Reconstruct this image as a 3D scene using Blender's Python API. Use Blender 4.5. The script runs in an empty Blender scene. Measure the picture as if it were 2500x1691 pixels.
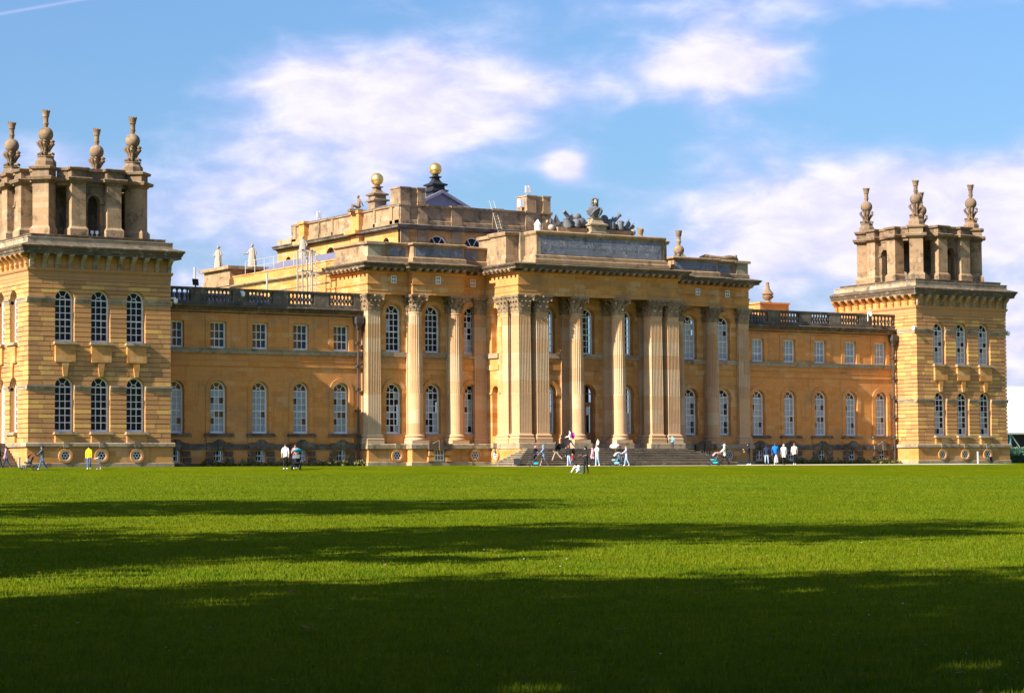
import bpy, math, random
from mathutils import Vector, Matrix
random.seed(7)
R = math.radians
sc = bpy.context.scene
# ------------------------------------------------------------------ camera
cam_d = bpy.data.cameras.new('camera'); cam = bpy.data.objects.new('camera', cam_d)
sc.collection.objects.link(cam); sc.camera = cam
cam_d.sensor_width = 36.0; cam_d.lens = 5843.82/2500*36.0
cam_d.clip_start = 0.5; cam_d.clip_end = 6000
CAM = Vector((-59.0598, -152.4635, -1.0969)); YAW = 0.569306; PIT = 0.055599; ROL = -0.008042
fw = Vector((math.sin(YAW)*math.cos(PIT), math.cos(YAW)*math.cos(PIT), math.sin(PIT)))
rt = Vector((math.cos(YAW), -math.sin(YAW), 0)); up = rt.cross(fw)
rt, up = rt*math.cos(ROL)+up*math.sin(ROL), up*math.cos(ROL)-rt*math.sin(ROL)
cam.matrix_world = Matrix(((rt.x, up.x, -fw.x, CAM.x), (rt.y, up.y, -fw.y, CAM.y), (rt.z, up.z, -fw.z, CAM.z), (0, 0, 0, 1)))
# ------------------------------------------------------------------ sun
SUN = Vector((7.6, 1.0, -0.70*7.6)).normalized()          # direction the light travels
EL = math.asin(-SUN.z); AZ = math.atan2(-SUN.x, -SUN.y)   # azimuth of the sun, from +Y towards +X
sun_d = bpy.data.lights.new('sun', 'SUN'); sun = bpy.data.objects.new('sun', sun_d)
sc.collection.objects.link(sun)
sun_d.energy = 5.0; sun_d.angle = R(0.53); sun_d.color = (1.0, 0.91, 0.76)
sun.rotation_euler = SUN.to_track_quat('-Z', 'Y').to_euler()
# ------------------------------------------------------------------ colour management
vs = sc.view_settings
vs.view_transform = 'Standard'; vs.look = 'None'; vs.gamma = 1.0; vs.use_curve_mapping = False
vs.exposure = 1.15
sc.render.engine = 'CYCLES'
sc.cycles.max_bounces = 4; sc.cycles.diffuse_bounces = 3; sc.cycles.glossy_bounces = 2; sc.cycles.transparent_max_bounces = 12
sc.cycles.use_denoising = True

# ------------------------------------------------------------------ node helper
class NT:
    def __init__(s, tree): s.t = tree; s.n = tree.nodes; s.l = tree.links
    def new(s, typ, **kw):
        n = s.n.new(typ)
        for k, v in kw.items(): setattr(n, k, v)
        return n
    def set(s, node, **kw):
        for k, v in kw.items():
            sock = node.inputs[k.replace('_', ' ')]
            s.put(sock, v)
        return node
    def put(s, sock, v):
        if isinstance(v, bpy.types.NodeSocket): s.l.new(v, sock)
        else: sock.default_value = v
    def math(s, op, a, b=0.0, c=None, clamp=False):
        n = s.new('ShaderNodeMath', operation=op, use_clamp=clamp)
        s.put(n.inputs[0], a); s.put(n.inputs[1], b)
        if c is not None: s.put(n.inputs[2], c)
        return n.outputs[0]
    def mix(s, f, a, b, typ='MIX'):
        n = s.new('ShaderNodeMix', data_type='RGBA', blend_type=typ)
        s.put(n.inputs[0], f); s.put(n.inputs[6], a); s.put(n.inputs[7], b)
        return n.outputs[2]
    def ramp(s, f, stops, interp='LINEAR'):
        n = s.new('ShaderNodeValToRGB'); cr = n.color_ramp; cr.interpolation = interp
        while len(cr.elements) < len(stops): cr.elements.new(0.5)
        for e, (p, c) in zip(cr.elements, stops):
            e.position = p; e.color = c if len(c) == 4 else (*c, 1)
        s.put(n.inputs[0], f); return n.outputs[0]
    def smooth(s, x, a, b):
        n = s.new('ShaderNodeMapRange', interpolation_type='SMOOTHSTEP')
        s.put(n.inputs[0], x); s.put(n.inputs[1], a); s.put(n.inputs[2], b); return n.outputs[0]
    def noise(s, vec, scale, detail=4, rough=0.55, dist=0.0, color=False):
        n = s.new('ShaderNodeTexNoise')
        s.put(n.inputs['Vector'], vec); s.set(n, Scale=scale, Detail=detail, Roughness=rough, Distortion=dist)
        return n.outputs['Color' if color else 'Fac']
    def xyz(s, x, y, z):
        n = s.new('ShaderNodeCombineXYZ')
        for i, v in enumerate((x, y, z)): s.put(n.inputs[i], v)
        return n.outputs[0]
def g(v): return (v, v, v, 1)

# ------------------------------------------------------------------ world: clear blue sky with drifting cumulus
w = bpy.data.worlds.new('World'); sc.world = w; w.use_nodes = True
t = NT(w.node_tree); t.n.clear()
sky = t.new('ShaderNodeTexSky', sky_type='NISHITA', sun_disc=False, sun_elevation=EL, sun_rotation=AZ,
            altitude=0, air_density=1.0, dust_density=2.2, ozone_density=3.0)
tc = t.new('ShaderNodeTexCoord'); sp = t.new('ShaderNodeSeparateXYZ'); t.l.new(tc.outputs['Generated'], sp.inputs[0])
dx, dy, dz = sp.outputs
az = t.math('MULTIPLY', t.math('ARCTAN2', dx, dy), 57.2958)
el = t.math('MULTIPLY', t.math('ARCSINE', dz), 57.2958)
pv = t.xyz(t.math('MULTIPLY', az, 0.75), t.math('MULTIPLY', el, 1.55), 0.0)
warp = t.noise(pv, 0.55, 2, 0.5)
f1 = t.noise(t.xyz(t.math('MULTIPLY', az, 0.75), t.math('MULTIPLY', el, 1.55), t.math('MULTIPLY', warp, 1.2)), 0.21, 4, 0.54, 0.25)
f2 = t.noise(pv, 0.85, 5, 0.55, 0.3)
def blob(a, e, ra, re, wgt):
    q = t.math('ADD', t.math('POWER', t.math('DIVIDE', t.math('SUBTRACT', az, a), ra), 2.0),
               t.math('POWER', t.math('DIVIDE', t.math('SUBTRACT', el, e), re), 2.0))
    return t.math('MULTIPLY', t.math('EXPONENT', t.math('MULTIPLY', q, -1.0)), wgt)
acc = t.math('ADD', t.math('ADD', t.math('MULTIPLY', f1, 0.95), 0.13), t.math('MULTIPLY', t.math('SUBTRACT', f2, 0.5), 0.40))
for a, e, ra, re, wg in ((32.49, 9.45, 5.48, 1.16, 0.34),
    (38.07, 9.97, 1.58, 0.74, 0.36),
    (27.55, 9.45, 2.32, 0.84, 0.24),
    (25.88, 7.25, 3.48, 1.27, 0.26),
    (28.81, 7.98, 3.16, 1.27, 0.18),
    (33.92, 7.44, 0.49, 0.42, 0.46),
    (40.87, 6.2, 3.48, 1.11, 0.38),
    (43.94, 5.78, 2.74, 1.79, 0.32),
    (36.7, 11.16, 4.75, 0.47, 0.24),
    (41.9, 11.26, 2.43, 0.42, 0.16),
    (21.56, 7.56, 1.37, 0.53, 0.12),
    (28.28, 6.41, 4.22, 1.48, 0.14),
    (39.11, 4.94, 3.48, 0.84, 0.26),
    (24.94, 4.73, 0.95, 0.32, 0.3),
    (44.55, 3.46, 0.95, 1.69, 0.35),
    (22.58, 10.18, 2.74, 1.48, -0.4),
    (42.42, 9.03, 3.38, 1.37, -0.42),
    (35.97, 7.77, 1.27, 1.05, -0.22),
    (29.86, 11.11, 3.38, 0.53, -0.18),
    (22.07, 5.99, 1.27, 1.27, -0.1),
    (32.49, 7.04, 1.58, 0.63, -0.12)): acc = t.math('ADD', acc, blob(a, e, ra, re, wg))
dens = t.smooth(acc, 0.50, 0.98)
edge = t.smooth(acc, 0.65, 1.0)
ccol = t.mix(edge, (0.66, 0.71, 1.0, 1), (0.94, 0.89, 1.0, 1))
cshade = t.mix(t.smooth(f2, 0.35, 0.7), (0.80, 0.80, 0.95, 1), (1, 1, 1, 1))
ccol = t.mix(1.0, ccol, cshade, 'MULTIPLY')
ccol_b = t.new('ShaderNodeVectorMath', operation='SCALE'); t.l.new(ccol, ccol_b.inputs[0]); ccol_b.inputs['Scale'].default_value = 7.6
skyc = t.mix(1.0, sky.outputs[0], (0.80, 1.02, 1.24, 1), 'MULTIPLY')
mixc = t.mix(t.math('MULTIPLY', dens, 0.92), skyc, ccol_b.outputs[0])
# a thin aircraft trail high on the left
tl_d = t.math('SUBTRACT', el, t.math('ADD', 10.93, t.math('MULTIPLY', t.math('SUBTRACT', az, 20.45), 0.205)))
trail = t.math('MULTIPLY', t.math('EXPONENT', t.math('MULTIPLY', t.math('POWER', t.math('DIVIDE', tl_d, 0.035), 2.0), -1.0)), t.smooth(az, 24.0, 22.6))
mixc = t.mix(t.math('MULTIPLY', trail, 0.45), mixc, ccol_b.outputs[0])
bg = t.new('ShaderNodeBackground'); bg.inputs[1].default_value = 0.068
t.l.new(mixc, bg.inputs[0]); wo = t.new('ShaderNodeOutputWorld'); t.l.new(bg.outputs[0], wo.inputs[0])

# ------------------------------------------------------------------ materials
MATS = {}
def mat(name):
    m = bpy.data.materials.new(name); m.use_nodes = True
    t = NT(m.node_tree); t.n.clear()
    out = t.new('ShaderNodeOutputMaterial'); b = t.new('ShaderNodeBsdfPrincipled')
    t.l.new(b.outputs[0], out.inputs[0]); MATS[name] = m
    return m, t, b, out
def plain(name, col, rough=0.7, metal=0.0, var=0.0, vscale=6.0, spec=0.3):
    m, t, b, o = mat(name)
    b.inputs['Roughness'].default_value = rough; b.inputs['Metallic'].default_value = metal
    b.inputs['Specular IOR Level'].default_value = spec
    if var:
        pos = t.new('ShaderNodeNewGeometry').outputs['Position']
        n = t.noise(pos, vscale, 4, 0.6)
        c = t.mix(n, tuple(c*(1-var) for c in col)+(1,), tuple(min(1, c*(1+var)) for c in col)+(1,))
        t.l.new(c, b.inputs['Base Color'])
    else: b.inputs['Base Color'].default_value = (*col, 1)
    return m
def stone(name, base, dark, light, bw=0.95, bh=0.36, block=False, stain=0.5, stain_col=(0.20, 0.15, 0.09), streak=0.3, pale=0.0, patch=0.86, bump=0.25):
    m, t, b, o = mat(name)
    geo = t.new('ShaderNodeNewGeometry'); pos = geo.outputs['Position']
    s = t.new('ShaderNodeSeparateXYZ'); t.l.new(pos, s.inputs[0]); x, y, z = s.outputs
    if block:
        at = t.new('ShaderNodeAttribute', attribute_name='tint'); oi = t.new('ShaderNodeObjectInfo')
        tint = t.math('FRACT', t.math('ADD', at.outputs['Fac'], oi.outputs['Random']))
        mort = None
    else:
        br = t.new('ShaderNodeTexBrick', offset=0.5, squash=1.0)
        t.l.new(t.xyz(t.math('ADD', x, y), z, 0.0), br.inputs['Vector'])
        t.set(br, Color1=g(0.0), Color2=g(1.0), Mortar=g(0.35), Scale=1.0)
        br.inputs['Mortar Size'].default_value = 0.006; br.inputs['Mortar Smooth'].default_value = 0.3
        br.inputs['Brick Width'].default_value = bw; br.inputs['Row Height'].default_value = bh
        tint = br.outputs['Color']; mort = br.outputs['Fac']
    c = t.ramp(tint, [(0.0, dark), (0.35, base), (patch-0.06, base), (patch, light), (1.0, light)])
    c = t.mix(0.85 if block else 0.7, (*base, 1), c)
    st = t.smooth(t.noise(pos, 0.42, 4, 0.62), 0.46, 0.72)
    c = t.mix(t.math('MULTIPLY', st, stain), c, (*stain_col, 1))
    sv = t.xyz(t.math('MULTIPLY', t.math('ADD', x, y), 2.6), 0.0, t.math('MULTIPLY', z, 0.28))
    sk = t.smooth(t.noise(sv, 1.0, 3, 0.6), 0.5, 0.78)
    c = t.mix(t.math('MULTIPLY', sk, streak), c, (stain_col[0]*0.8, stain_col[1]*0.8, stain_col[2]*0.8, 1))
    if pale:
        pl = t.smooth(t.noise(pos, 2.3, 4, 0.7), 0.53, 0.66)
        c = t.mix(t.math('MULTIPLY', pl, pale), c, (0.50, 0.46, 0.42, 1))
        dk = t.smooth(t.noise(pos, 1.1, 4, 0.7), 0.5, 0.7)
        c = t.mix(t.math('MULTIPLY', dk, 0.7), c, (0.055, 0.05, 0.045, 1))
    fine = t.noise(pos, 9.0, 3, 0.7)
    c = t.mix(0.5, c, t.mix(fine, g(0.45), g(1.35)), 'MULTIPLY')
    if mort is not None: c = t.mix(t.math('MULTIPLY', mort, 0.35), c, (*[k*0.5 for k in dark], 1))
    t.l.new(c, b.inputs['Base Color'])
    b.inputs['Roughness'].default_value = 0.9; b.inputs['Specular IOR Level'].default_value = 0.15
    bp = t.new('ShaderNodeBump'); t.set(bp, Strength=bump, Distance=0.03); t.l.new(fine, bp.inputs['Height'])
    t.l.new(bp.outputs[0], b.inputs['Normal'])
    return m
GOLD = (0.58, 0.285, 0.09)
stone('gold_stone', GOLD, (0.45, 0.19, 0.045), (0.64, 0.39, 0.18), stain=0.55, stain_col=(0.31, 0.175, 0.085), streak=0.5)
stone('tower_stone', (0.56, 0.285, 0.11), (0.38, 0.19, 0.08), (0.74, 0.44, 0.13), block=True, stain=0.6, stain_col=(0.34, 0.205, 0.115), streak=0.45)
stone('wing_stone', (0.66, 0.285, 0.085), (0.58, 0.22, 0.05), (0.68, 0.37, 0.15), stain=0.7, stain_col=(0.37, 0.20, 0.095), streak=0.5, patch=0.95)
stone('column_stone', (0.56, 0.345, 0.185), (0.45, 0.255, 0.125), (0.58, 0.42, 0.27), bw=4, bh=1.05, stain=0.45, stain_col=(0.34, 0.24, 0.15), streak=0.2, patch=0.7)
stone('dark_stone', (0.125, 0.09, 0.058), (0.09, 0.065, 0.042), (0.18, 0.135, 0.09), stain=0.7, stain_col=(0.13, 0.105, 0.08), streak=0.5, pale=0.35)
stone('band_stone', (0.38, 0.29, 0.18), (0.30, 0.22, 0.14), (0.44, 0.35, 0.24), stain=0.6, stain_col=(0.20, 0.165, 0.125), streak=0.4, pale=0.25)
stone('weathered_stone', (0.37, 0.235, 0.13), (0.27, 0.17, 0.095), (0.44, 0.31, 0.19), stain=0.8, stain_col=(0.19, 0.13, 0.08), streak=0.65, pale=0.18)
stone('capital_stone', (0.30, 0.205, 0.12), (0.26, 0.175, 0.10), (0.34, 0.25, 0.16), bw=9, bh=5, stain=0.7, stain_col=(0.12, 0.09, 0.06), streak=0.5, pale=0.25)
stone('finial_stone', (0.25, 0.16, 0.095), (0.21, 0.135, 0.08), (0.31, 0.215, 0.13), bw=5, bh=3, stain=0.75, stain_col=(0.13, 0.095, 0.065), streak=0.45, pale=0.2)
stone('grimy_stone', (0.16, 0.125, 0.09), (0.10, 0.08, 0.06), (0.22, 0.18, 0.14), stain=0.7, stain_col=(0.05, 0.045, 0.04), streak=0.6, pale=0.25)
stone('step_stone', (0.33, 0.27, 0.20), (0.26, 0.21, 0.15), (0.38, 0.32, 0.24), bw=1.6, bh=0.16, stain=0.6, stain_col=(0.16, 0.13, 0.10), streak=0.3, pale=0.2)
stone('marble_statue', (0.36, 0.31, 0.26), (0.32, 0.28, 0.23), (0.4, 0.35, 0.3), bw=9, bh=9, stain=0.5, stain_col=(0.25, 0.22, 0.18), streak=0.3)
stone('lead_statue', (0.16, 0.16, 0.175), (0.14, 0.14, 0.155), (0.19, 0.19, 0.2), bw=9, bh=9, stain=0.6, stain_col=(0.07, 0.07, 0.08), streak=0.5)
stone('slate_panel', (0.20, 0.205, 0.25), (0.18, 0.185, 0.225), (0.22, 0.225, 0.27), bw=20, bh=9, stain=0.45, stain_col=(0.10, 0.105, 0.13), streak=0.7, pale=0.45)
plain('letter_cut', (0.27, 0.27, 0.31), 0.8)
plain('white_paint', (0.80, 0.80, 0.80), 0.45, var=0.06)
plain('lead_roof', (0.215, 0.20, 0.27), 0.5, 0.3, var=0.3, vscale=1.2)
plain('dark_metal', (0.035, 0.035, 0.04), 0.5, 0.3, var=0.3)
plain('galvanised', (0.50, 0.47, 0.40), 0.5, 0.3, var=0.2)
plain('black_pipe', (0.06, 0.052, 0.05), 0.6, var=0.5, vscale=4)
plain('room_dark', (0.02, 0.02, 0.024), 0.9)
plain('blind_cloth', (0.62, 0.57, 0.56), 0.85, var=0.12, vscale=3)
plain('curtain_cloth', (0.10, 0.105, 0.13), 0.9, var=0.4, vscale=5)
plain('oak', (0.24, 0.125, 0.055), 0.5, var=0.35, vscale=3)
plain('gilt', (0.95, 0.62, 0.20), 0.33, 0.9, var=0.08, vscale=5)
plain('verdigris', (0.20, 0.45, 0.36), 0.6, var=0.2)
plain('gravel_tan', (0.55, 0.46, 0.33), 0.9, var=0.25, vscale=8)
plain('tent_white', (0.80, 0.80, 0.82), 0.5, var=0.05)
plain('blue_pole', (0.08, 0.28, 0.40), 0.5, 0.2)
plain('light_face', (0.7, 0.72, 0.75), 0.2)
m, t, b, o = mat('glass')
tr = t.new('ShaderNodeBsdfTransparent'); tr.inputs[0].default_value = (0.86, 0.90, 0.92, 1)
gl = t.new('ShaderNodeBsdfGlossy'); gl.inputs['Roughness'].default_value = 0.03; gl.inputs[0].default_value = (1, 1, 1, 1)
fr = t.new('ShaderNodeFresnel'); fr.inputs[0].default_value = 1.25
gp = t.new('ShaderNodeNewGeometry').outputs['Position']
bp = t.new('ShaderNodeBump'); t.set(bp, Strength=0.08, Distance=0.05); t.l.new(t.noise(gp, 1.4, 2), bp.inputs['Height'])
t.l.new(bp.outputs[0], gl.inputs['Normal']); t.l.new(bp.outputs[0], fr.inputs['Normal'])
mx = t.new('ShaderNodeMixShader'); t.l.new(fr.outputs[0], mx.inputs[0]); t.l.new(tr.outputs[0], mx.inputs[1]); t.l.new(gl.outputs[0], mx.inputs[2])
t.l.new(mx.outputs[0], o.inputs[0])
def grass_mat(name, blades):
    m, t, b, o = mat(name)
    pos = t.new('ShaderNodeNewGeometry').outputs['Position']
    n1 = t.noise(pos, 0.22, 4, 0.68); n2 = t.noise(pos, 2.0, 3, 0.7)
    c = t.mix(t.smooth(n1, 0.3, 0.7), (0.062, 0.115, 0.002, 1), (0.125, 0.155, 0.003, 1))
    c = t.mix(t.smooth(n2, 0.35, 0.75), c, (0.16, 0.18, 0.008, 1) if blades else (0.14, 0.15, 0.006, 1))
    if blades:
        oi = t.new('ShaderNodeObjectInfo')
        c = t.mix(t.math('MULTIPLY', oi.outputs['Random'], 0.5), c, (0.035, 0.085, 0.003, 1))
        b.inputs['Roughness'].default_value = 0.6
    else:
        sv = t.new('ShaderNodeVectorMath', operation='MULTIPLY'); t.l.new(pos, sv.inputs[0]); sv.inputs[1].default_value = (1, 1, 1)
        n3 = t.noise(pos, 14.0, 3, 0.75)
        c = t.mix(0.7, c, t.mix(t.smooth(n3, 0.25, 0.8), g(0.45), g(1.45)), 'MULTIPLY')
        bp = t.new('ShaderNodeBump'); t.set(bp, Strength=0.9, Distance=0.08); t.l.new(n3, bp.inputs['Height']); t.l.new(bp.outputs[0], b.inputs['Normal'])
        b.inputs['Roughness'].default_value = 0.95
    b.inputs['Specular IOR Level'].default_value = 0.0 if not blades else 0.08
    t.l.new(c, b.inputs['Base Color'])
grass_mat('lawn_grass', False); grass_mat('grass_blade', True)
plain('leaf_green', (0.06, 0.10, 0.02), 0.7, var=0.5, vscale=0.8)
plain('bed_leaf', (0.13, 0.13, 0.035), 0.8, var=0.6, vscale=3)
plain('bark', (0.09, 0.07, 0.05), 0.9, var=0.4)

# ------------------------------------------------------------------ mesh builder
COL = sc.collection
class MB:
    def __init__(s): s.v = []; s.f = []; s.t = []
    def face(s, pts, tint=0.0):
        i = len(s.v); s.v.extend(pts); s.f.append(tuple(range(i, i+len(pts)))); s.t.append(tint)
    def box(s, x0, x1, y0, y1, z0, z1, tint=0.0):
        i = len(s.v)
        s.v += [(x0,y0,z0),(x1,y0,z0),(x1,y1,z0),(x0,y1,z0),(x0,y0,z1),(x1,y0,z1),(x1,y1,z1),(x0,y1,z1)]
        s.f += [tuple(i+k for k in q) for q in ((0,3,2,1),(4,5,6,7),(0,1,5,4),(1,2,6,5),(2,3,7,6),(3,0,4,7))]
        s.t += [tint]*6; return s
    def prism(s, pts, vec, tint=0.0):
        n = len(pts); i = len(s.v); vx, vy, vz = vec
        s.v += list(pts)+[(a+vx, b+vy, c+vz) for a, b, c in pts]
        s.f.append(tuple(range(i+n-1, i-1, -1))); s.f.append(tuple(range(i+n, i+2*n)))
        for k in range(n): s.f.append((i+k, i+(k+1) % n, i+n+(k+1) % n, i+n+k))
        s.t += [tint]*(n+2); return s
    def loft(s, rings, cap=True, closed=True):
        i = len(s.v); n = len(rings[0])
        for r in rings: s.v += list(r)
        for a in range(len(rings)-1):
            for k in range(n if closed else n-1):
                k2 = (k+1) % n
                s.f.append((i+a*n+k, i+a*n+k2, i+(a+1)*n+k2, i+(a+1)*n+k)); s.t.append(0.0)
        if cap and closed:
            s.f.append(tuple(range(i+n-1, i-1, -1))); e = i+(len(rings)-1)*n; s.f.append(tuple(range(e, e+n))); s.t += [0.0, 0.0]
        return s
    def lathe(s, prof, cx=0.0, cy=0.0, n=20, rot=0.0):
        rings = [[(cx+r*math.cos(rot+2*math.pi*k/n), cy+r*math.sin(rot+2*math.pi*k/n), z) for k in range(n)] for r, z in prof]
        return s.loft(rings)
    def sqlathe(s, prof, cx=0.0, cy=0.0, ax=1.0, ay=1.0):      # square plan, half sizes
        return s.loft([[(cx-r*ax, cy-r*ay, z), (cx+r*ax, cy-r*ay, z), (cx+r*ax, cy+r*ay, z), (cx-r*ax, cy+r*ay, z)] for r, z in prof])
    def ball(s, c, r, nu=16, nv=10, sx=1, sy=1, sz=1):
        rings = []
        for j in range(nv+1):
            a = math.pi*(0.02+0.96*j/nv)-math.pi/2
            rings.append([(c[0]+sx*r*math.cos(a)*math.cos(2*math.pi*k/nu), c[1]+sy*r*math.cos(a)*math.sin(2*math.pi*k/nu), c[2]+sz*r*math.sin(a)) for k in range(nu)])
        return s.loft(rings)
    def tube(s, pts, rad, n=8):
        rings = []; pts = [Vector(p) for p in pts]
        for j, p in enumerate(pts):
            d = (pts[min(j+1, len(pts)-1)]-pts[max(j-1, 0)]).normalized()
            a = d.orthogonal() if abs(d.z) > 0.95 else d.cross(Vector((0, 0, 1)))
            a.normalize(); bb = d.cross(a); r = rad[j] if isinstance(rad, (list, tuple)) else rad
            rings.append([tuple(p+(a*math.cos(2*math.pi*k/n)+bb*math.sin(2*math.pi*k/n))*r) for k in range(n)])
        return s.loft(rings)
    def add(s, o, M):
        i = len(s.v)
        s.v += [tuple(M @ Vector(p)) for p in o.v]; s.f += [tuple(i+k for k in f) for f in o.f]; s.t += o.t; return s
    def sweep(s, path, prof):
        """profile [(out, z)] along a plan path; 'out' is to the right-hand side of travel reversed (outside)."""
        n = len(path); P = [Vector((a, b)) for a, b in path]; rings = []
        for j in range(n):
            d0 = (P[j]-P[j-1]).normalized() if j > 0 else None
            d1 = (P[j+1]-P[j]).normalized() if j < n-1 else None
            n0 = Vector((d0.y, -d0.x)) if d0 else None; n1 = Vector((d1.y, -d1.x)) if d1 else None
            if n0 is None: m = n1
            elif n1 is None: m = n0
            else:
                q = n0+n1; m = q/max(0.2, q.dot(n0)) if q.length > 1e-6 else n0
            rings.append([(P[j].x+m.x*o, P[j].y+m.y*o, z) for o, z in prof])
        return s.loft(rings)
    def mesh(s, name, mats, smooth=False):
        me = bpy.data.meshes.new(name); me.from_pydata(s.v, [], s.f)
        for m in (mats if isinstance(mats, (list, tuple)) else [mats]): me.materials.append(MATS[m] if isinstance(m, str) else m)
        if any(s.t):
            a = me.attributes.new('tint', 'FLOAT', 'FACE'); a.data.foreach_set('value', s.t)
        if smooth:
            me.polygons.foreach_set('use_smooth', [True]*len(me.polygons))
            me.set_sharp_from_angle(angle=R(40))
        me.update(); return me
    def build(s, name, mats, parent=None, smooth=False, loc=None, rotz=0.0):
        return obj(name, s.mesh(name, mats, smooth), parent, loc, rotz)
def obj(name, me, parent=None, loc=None, rotz=0.0):
    o = bpy.data.objects.new(name, me); COL.objects.link(o); o.parent = parent
    if loc is not None: o.location = loc
    if rotz: o.rotation_euler.z = rotz
    return o
def empty(name, parent=None, loc=(0, 0, 0), rotz=0.0): return obj(name, None, parent, loc, rotz)
def tag(o, label=None, cat=None, group=None, kind=None):
    if label: o['label'] = label
    if cat: o['category'] = cat
    if group: o['group'] = group
    if kind: o['kind'] = kind
    return o
def copy_tree(o, parent, loc=None, rotz=None):
    c = o.copy(); COL.objects.link(c); c.parent = parent
    if loc is not None: c.location = loc
    if rotz is not None: c.rotation_euler.z = rotz
    for ch in o.children: copy_tree(ch, c)
    return c
# ================================================================== the ground
SL = 0.018
def gz(y):                               # terrace, short bank, then the lawn falling gently to the viewer
    return 0.0 if y > 0 else (SL*y if y > -9 else (-.162+.0452*(y+9) if y > -22 else -.75+.0153*(y+22)))
def strip(name, pts, matn, dz=0.0):
    b_ = MB(); b_.face([(x, y, gz(y)+dz) for x, y in pts]); o = b_.build(name, matn); tag(o, kind='structure'); return o
b_ = MB(); ys = [-400, -250, -170]+list(range(-160, -29, 8))+[-26, -22, -15, -9, -4.5, 0, 60, 200, 900]
xs = [-700, -300, -150]+list(range(-100, 121, 10))+[200, 500, 1500]
for j in range(len(ys)-1):
    for i in range(len(xs)-1):
        b_.face([(xs[i], ys[j], gz(ys[j])), (xs[i+1], ys[j], gz(ys[j])), (xs[i+1], ys[j+1], gz(ys[j+1])), (xs[i], ys[j+1], gz(ys[j+1]))])
lawn = b_.build('lawn', 'lawn_grass'); tag(lawn, kind='structure')
strip('gravel_path', [(33, -8.9), (82, -8.9), (82, -3.0), (33, -3.0)], 'gravel_tan', 0.012)

# ================================================================== the palace
XL = 79.3301; W = 10.4; XC = (XL+W)/2
palace = empty('palace')
tag(palace, 'golden stone baroque palace with two corner towers and columned portico beyond the lawn', 'palace')
def mx(x): return 2*XC-x
# ---- wall with openings.  axis 'Y': face at y=plane, runs in x; axis 'X': face at x=plane, runs in y.
def P3(axis, a, d, z): return (a, d, z) if axis == 'Y' else (d, a, z)
def abox(b, axis, a0, a1, d0, d1, z0, z1, tint=0.0):
    if axis == 'Y': b.box(a0, a1, min(d0, d1), max(d0, d1), z0, z1, tint)
    else: b.box(min(d0, d1), max(d0, d1), a0, a1, z0, z1, tint)
def wall(b, axis, plane, th, a0, a1, z0, z1, ops):
    """ops: (centre, width, zbottom, zspring_or_top, arched)"""
    cols = sorted(set((round(c-w_/2, 4), round(c+w_/2, 4)) for c, w_, *_ in ops)); d1 = plane+th; cur = a0
    for c0, c1 in cols:
        if c0 > cur: abox(b, axis, cur, c0, plane, d1, z0, z1)
        zc = z0; lst = sorted([o for o in ops if abs(o[0]-(c0+c1)/2) < 0.02], key=lambda o: o[2])
        for c, w_, zb, zt, arch in lst:
            if zb > zc: abox(b, axis, c0, c1, plane, d1, zc, zb)
            zc = zt
            if arch:
                r = w_/2; top = zt+r; N = 8
                for sg in (-1, 1):
                    pts = [(c+sg*r*math.cos(math.pi/2*k/N), zt+r*math.sin(math.pi/2*k/N)) for k in range(N+1)]+[(c+sg*r, top)]
                    b.prism([P3(axis, a, plane, z) for a, z in pts], (0, th, 0) if axis == 'Y' else (th, 0, 0))
                zc = top
        if z1 > zc: abox(b, axis, c0, c1, plane, d1, zc, z1)
        cur = c1
    if a1 > cur: abox(b, axis, cur, a1, plane, d1, z0, z1)
# ---- rusticated courses (blocks standing proud of the wall, joints recessed)
BLOCKS = []
unit_block = MB().box(-.5, .5, 0, 1, 0, 1).mesh('stone_block', 'tower_stone')
def courses(bj, axis, plane, out, a0, a1, rows, ops, single=None, rng=None):
    rng = rng or random.Random(3); gap = 0.05
    for ri, (z0, z1) in enumerate(rows):
        za, zb = z0+gap/2, z1-gap/2; zm = (z0+z1)/2
        spans = [(a0, a1, None, None)]
        for c, w_, ob, ot, arch in sorted(ops):
            top = ot+(w_/2 if arch else 0)
            if zb <= ob or za >= top: continue
            new = []
            for s0, s1, l, r_ in spans:
                if c-w_/2 >= s1 or c+w_/2 <= s0: new.append((s0, s1, l, r_)); continue
                o_ = (c, w_, ot) if (arch and zb > ot) else None
                new.append((s0, c-w_/2, l, o_)); new.append((c+w_/2, s1, o_, r_))
            spans = new
        for s0, s1, l, r_ in spans:
            L_ = s1-s0; n = max(1, round(L_/0.82)); cuts = [s0]
            for k in range(1, n): cuts.append(s0+L_*(k+(rng.random()-.5)*.5)/n)
            cuts.append(s1)
            for k in range(n):
                p0, p1 = cuts[k]+(0.004 if k else 0), cuts[k+1]-(0.004 if k < n-1 else 0)
                tint = rng.random()*0.999+0.0005; d = out*(0.85+0.3*rng.random())
                fl = l if k == 0 else None; frr = r_ if k == n-1 else None
                if fl or frr:
                    zz = [za+(zb-za)*q/4 for q in range(5)]
                    def xa(o_, z, sg):
                        c, w_, zs = o_; r = w_/2; h = max(0.0, z-zs)
                        return c+sg*math.sqrt(max(0.0, r*r-h*h))
                    left = [(xa(fl, z, 1) if fl else p0, z) for z in zz]; right = [(xa(frr, z, -1) if frr else p1, z) for z in zz]
                    pts = left[::-1]+right if fl is None or True else None
                    b2 = bj
                    b2.prism([P3(axis, a, plane-d, z) for a, z in pts], (0, d+.01, 0) if axis == 'Y' else (d+.01, 0, 0), tint)
                elif single is not None:
                    o = bpy.data.objects.new('stone_block', unit_block); COL.objects.link(o); o.parent = single
                    o.location = ((p0+p1)/2, plane-d, za); o.scale = (p1-p0, d+.01, zb-za)
                else: abox(bj, axis, p0, p1, plane-d, plane+.01, za, zb, tint)
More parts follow.
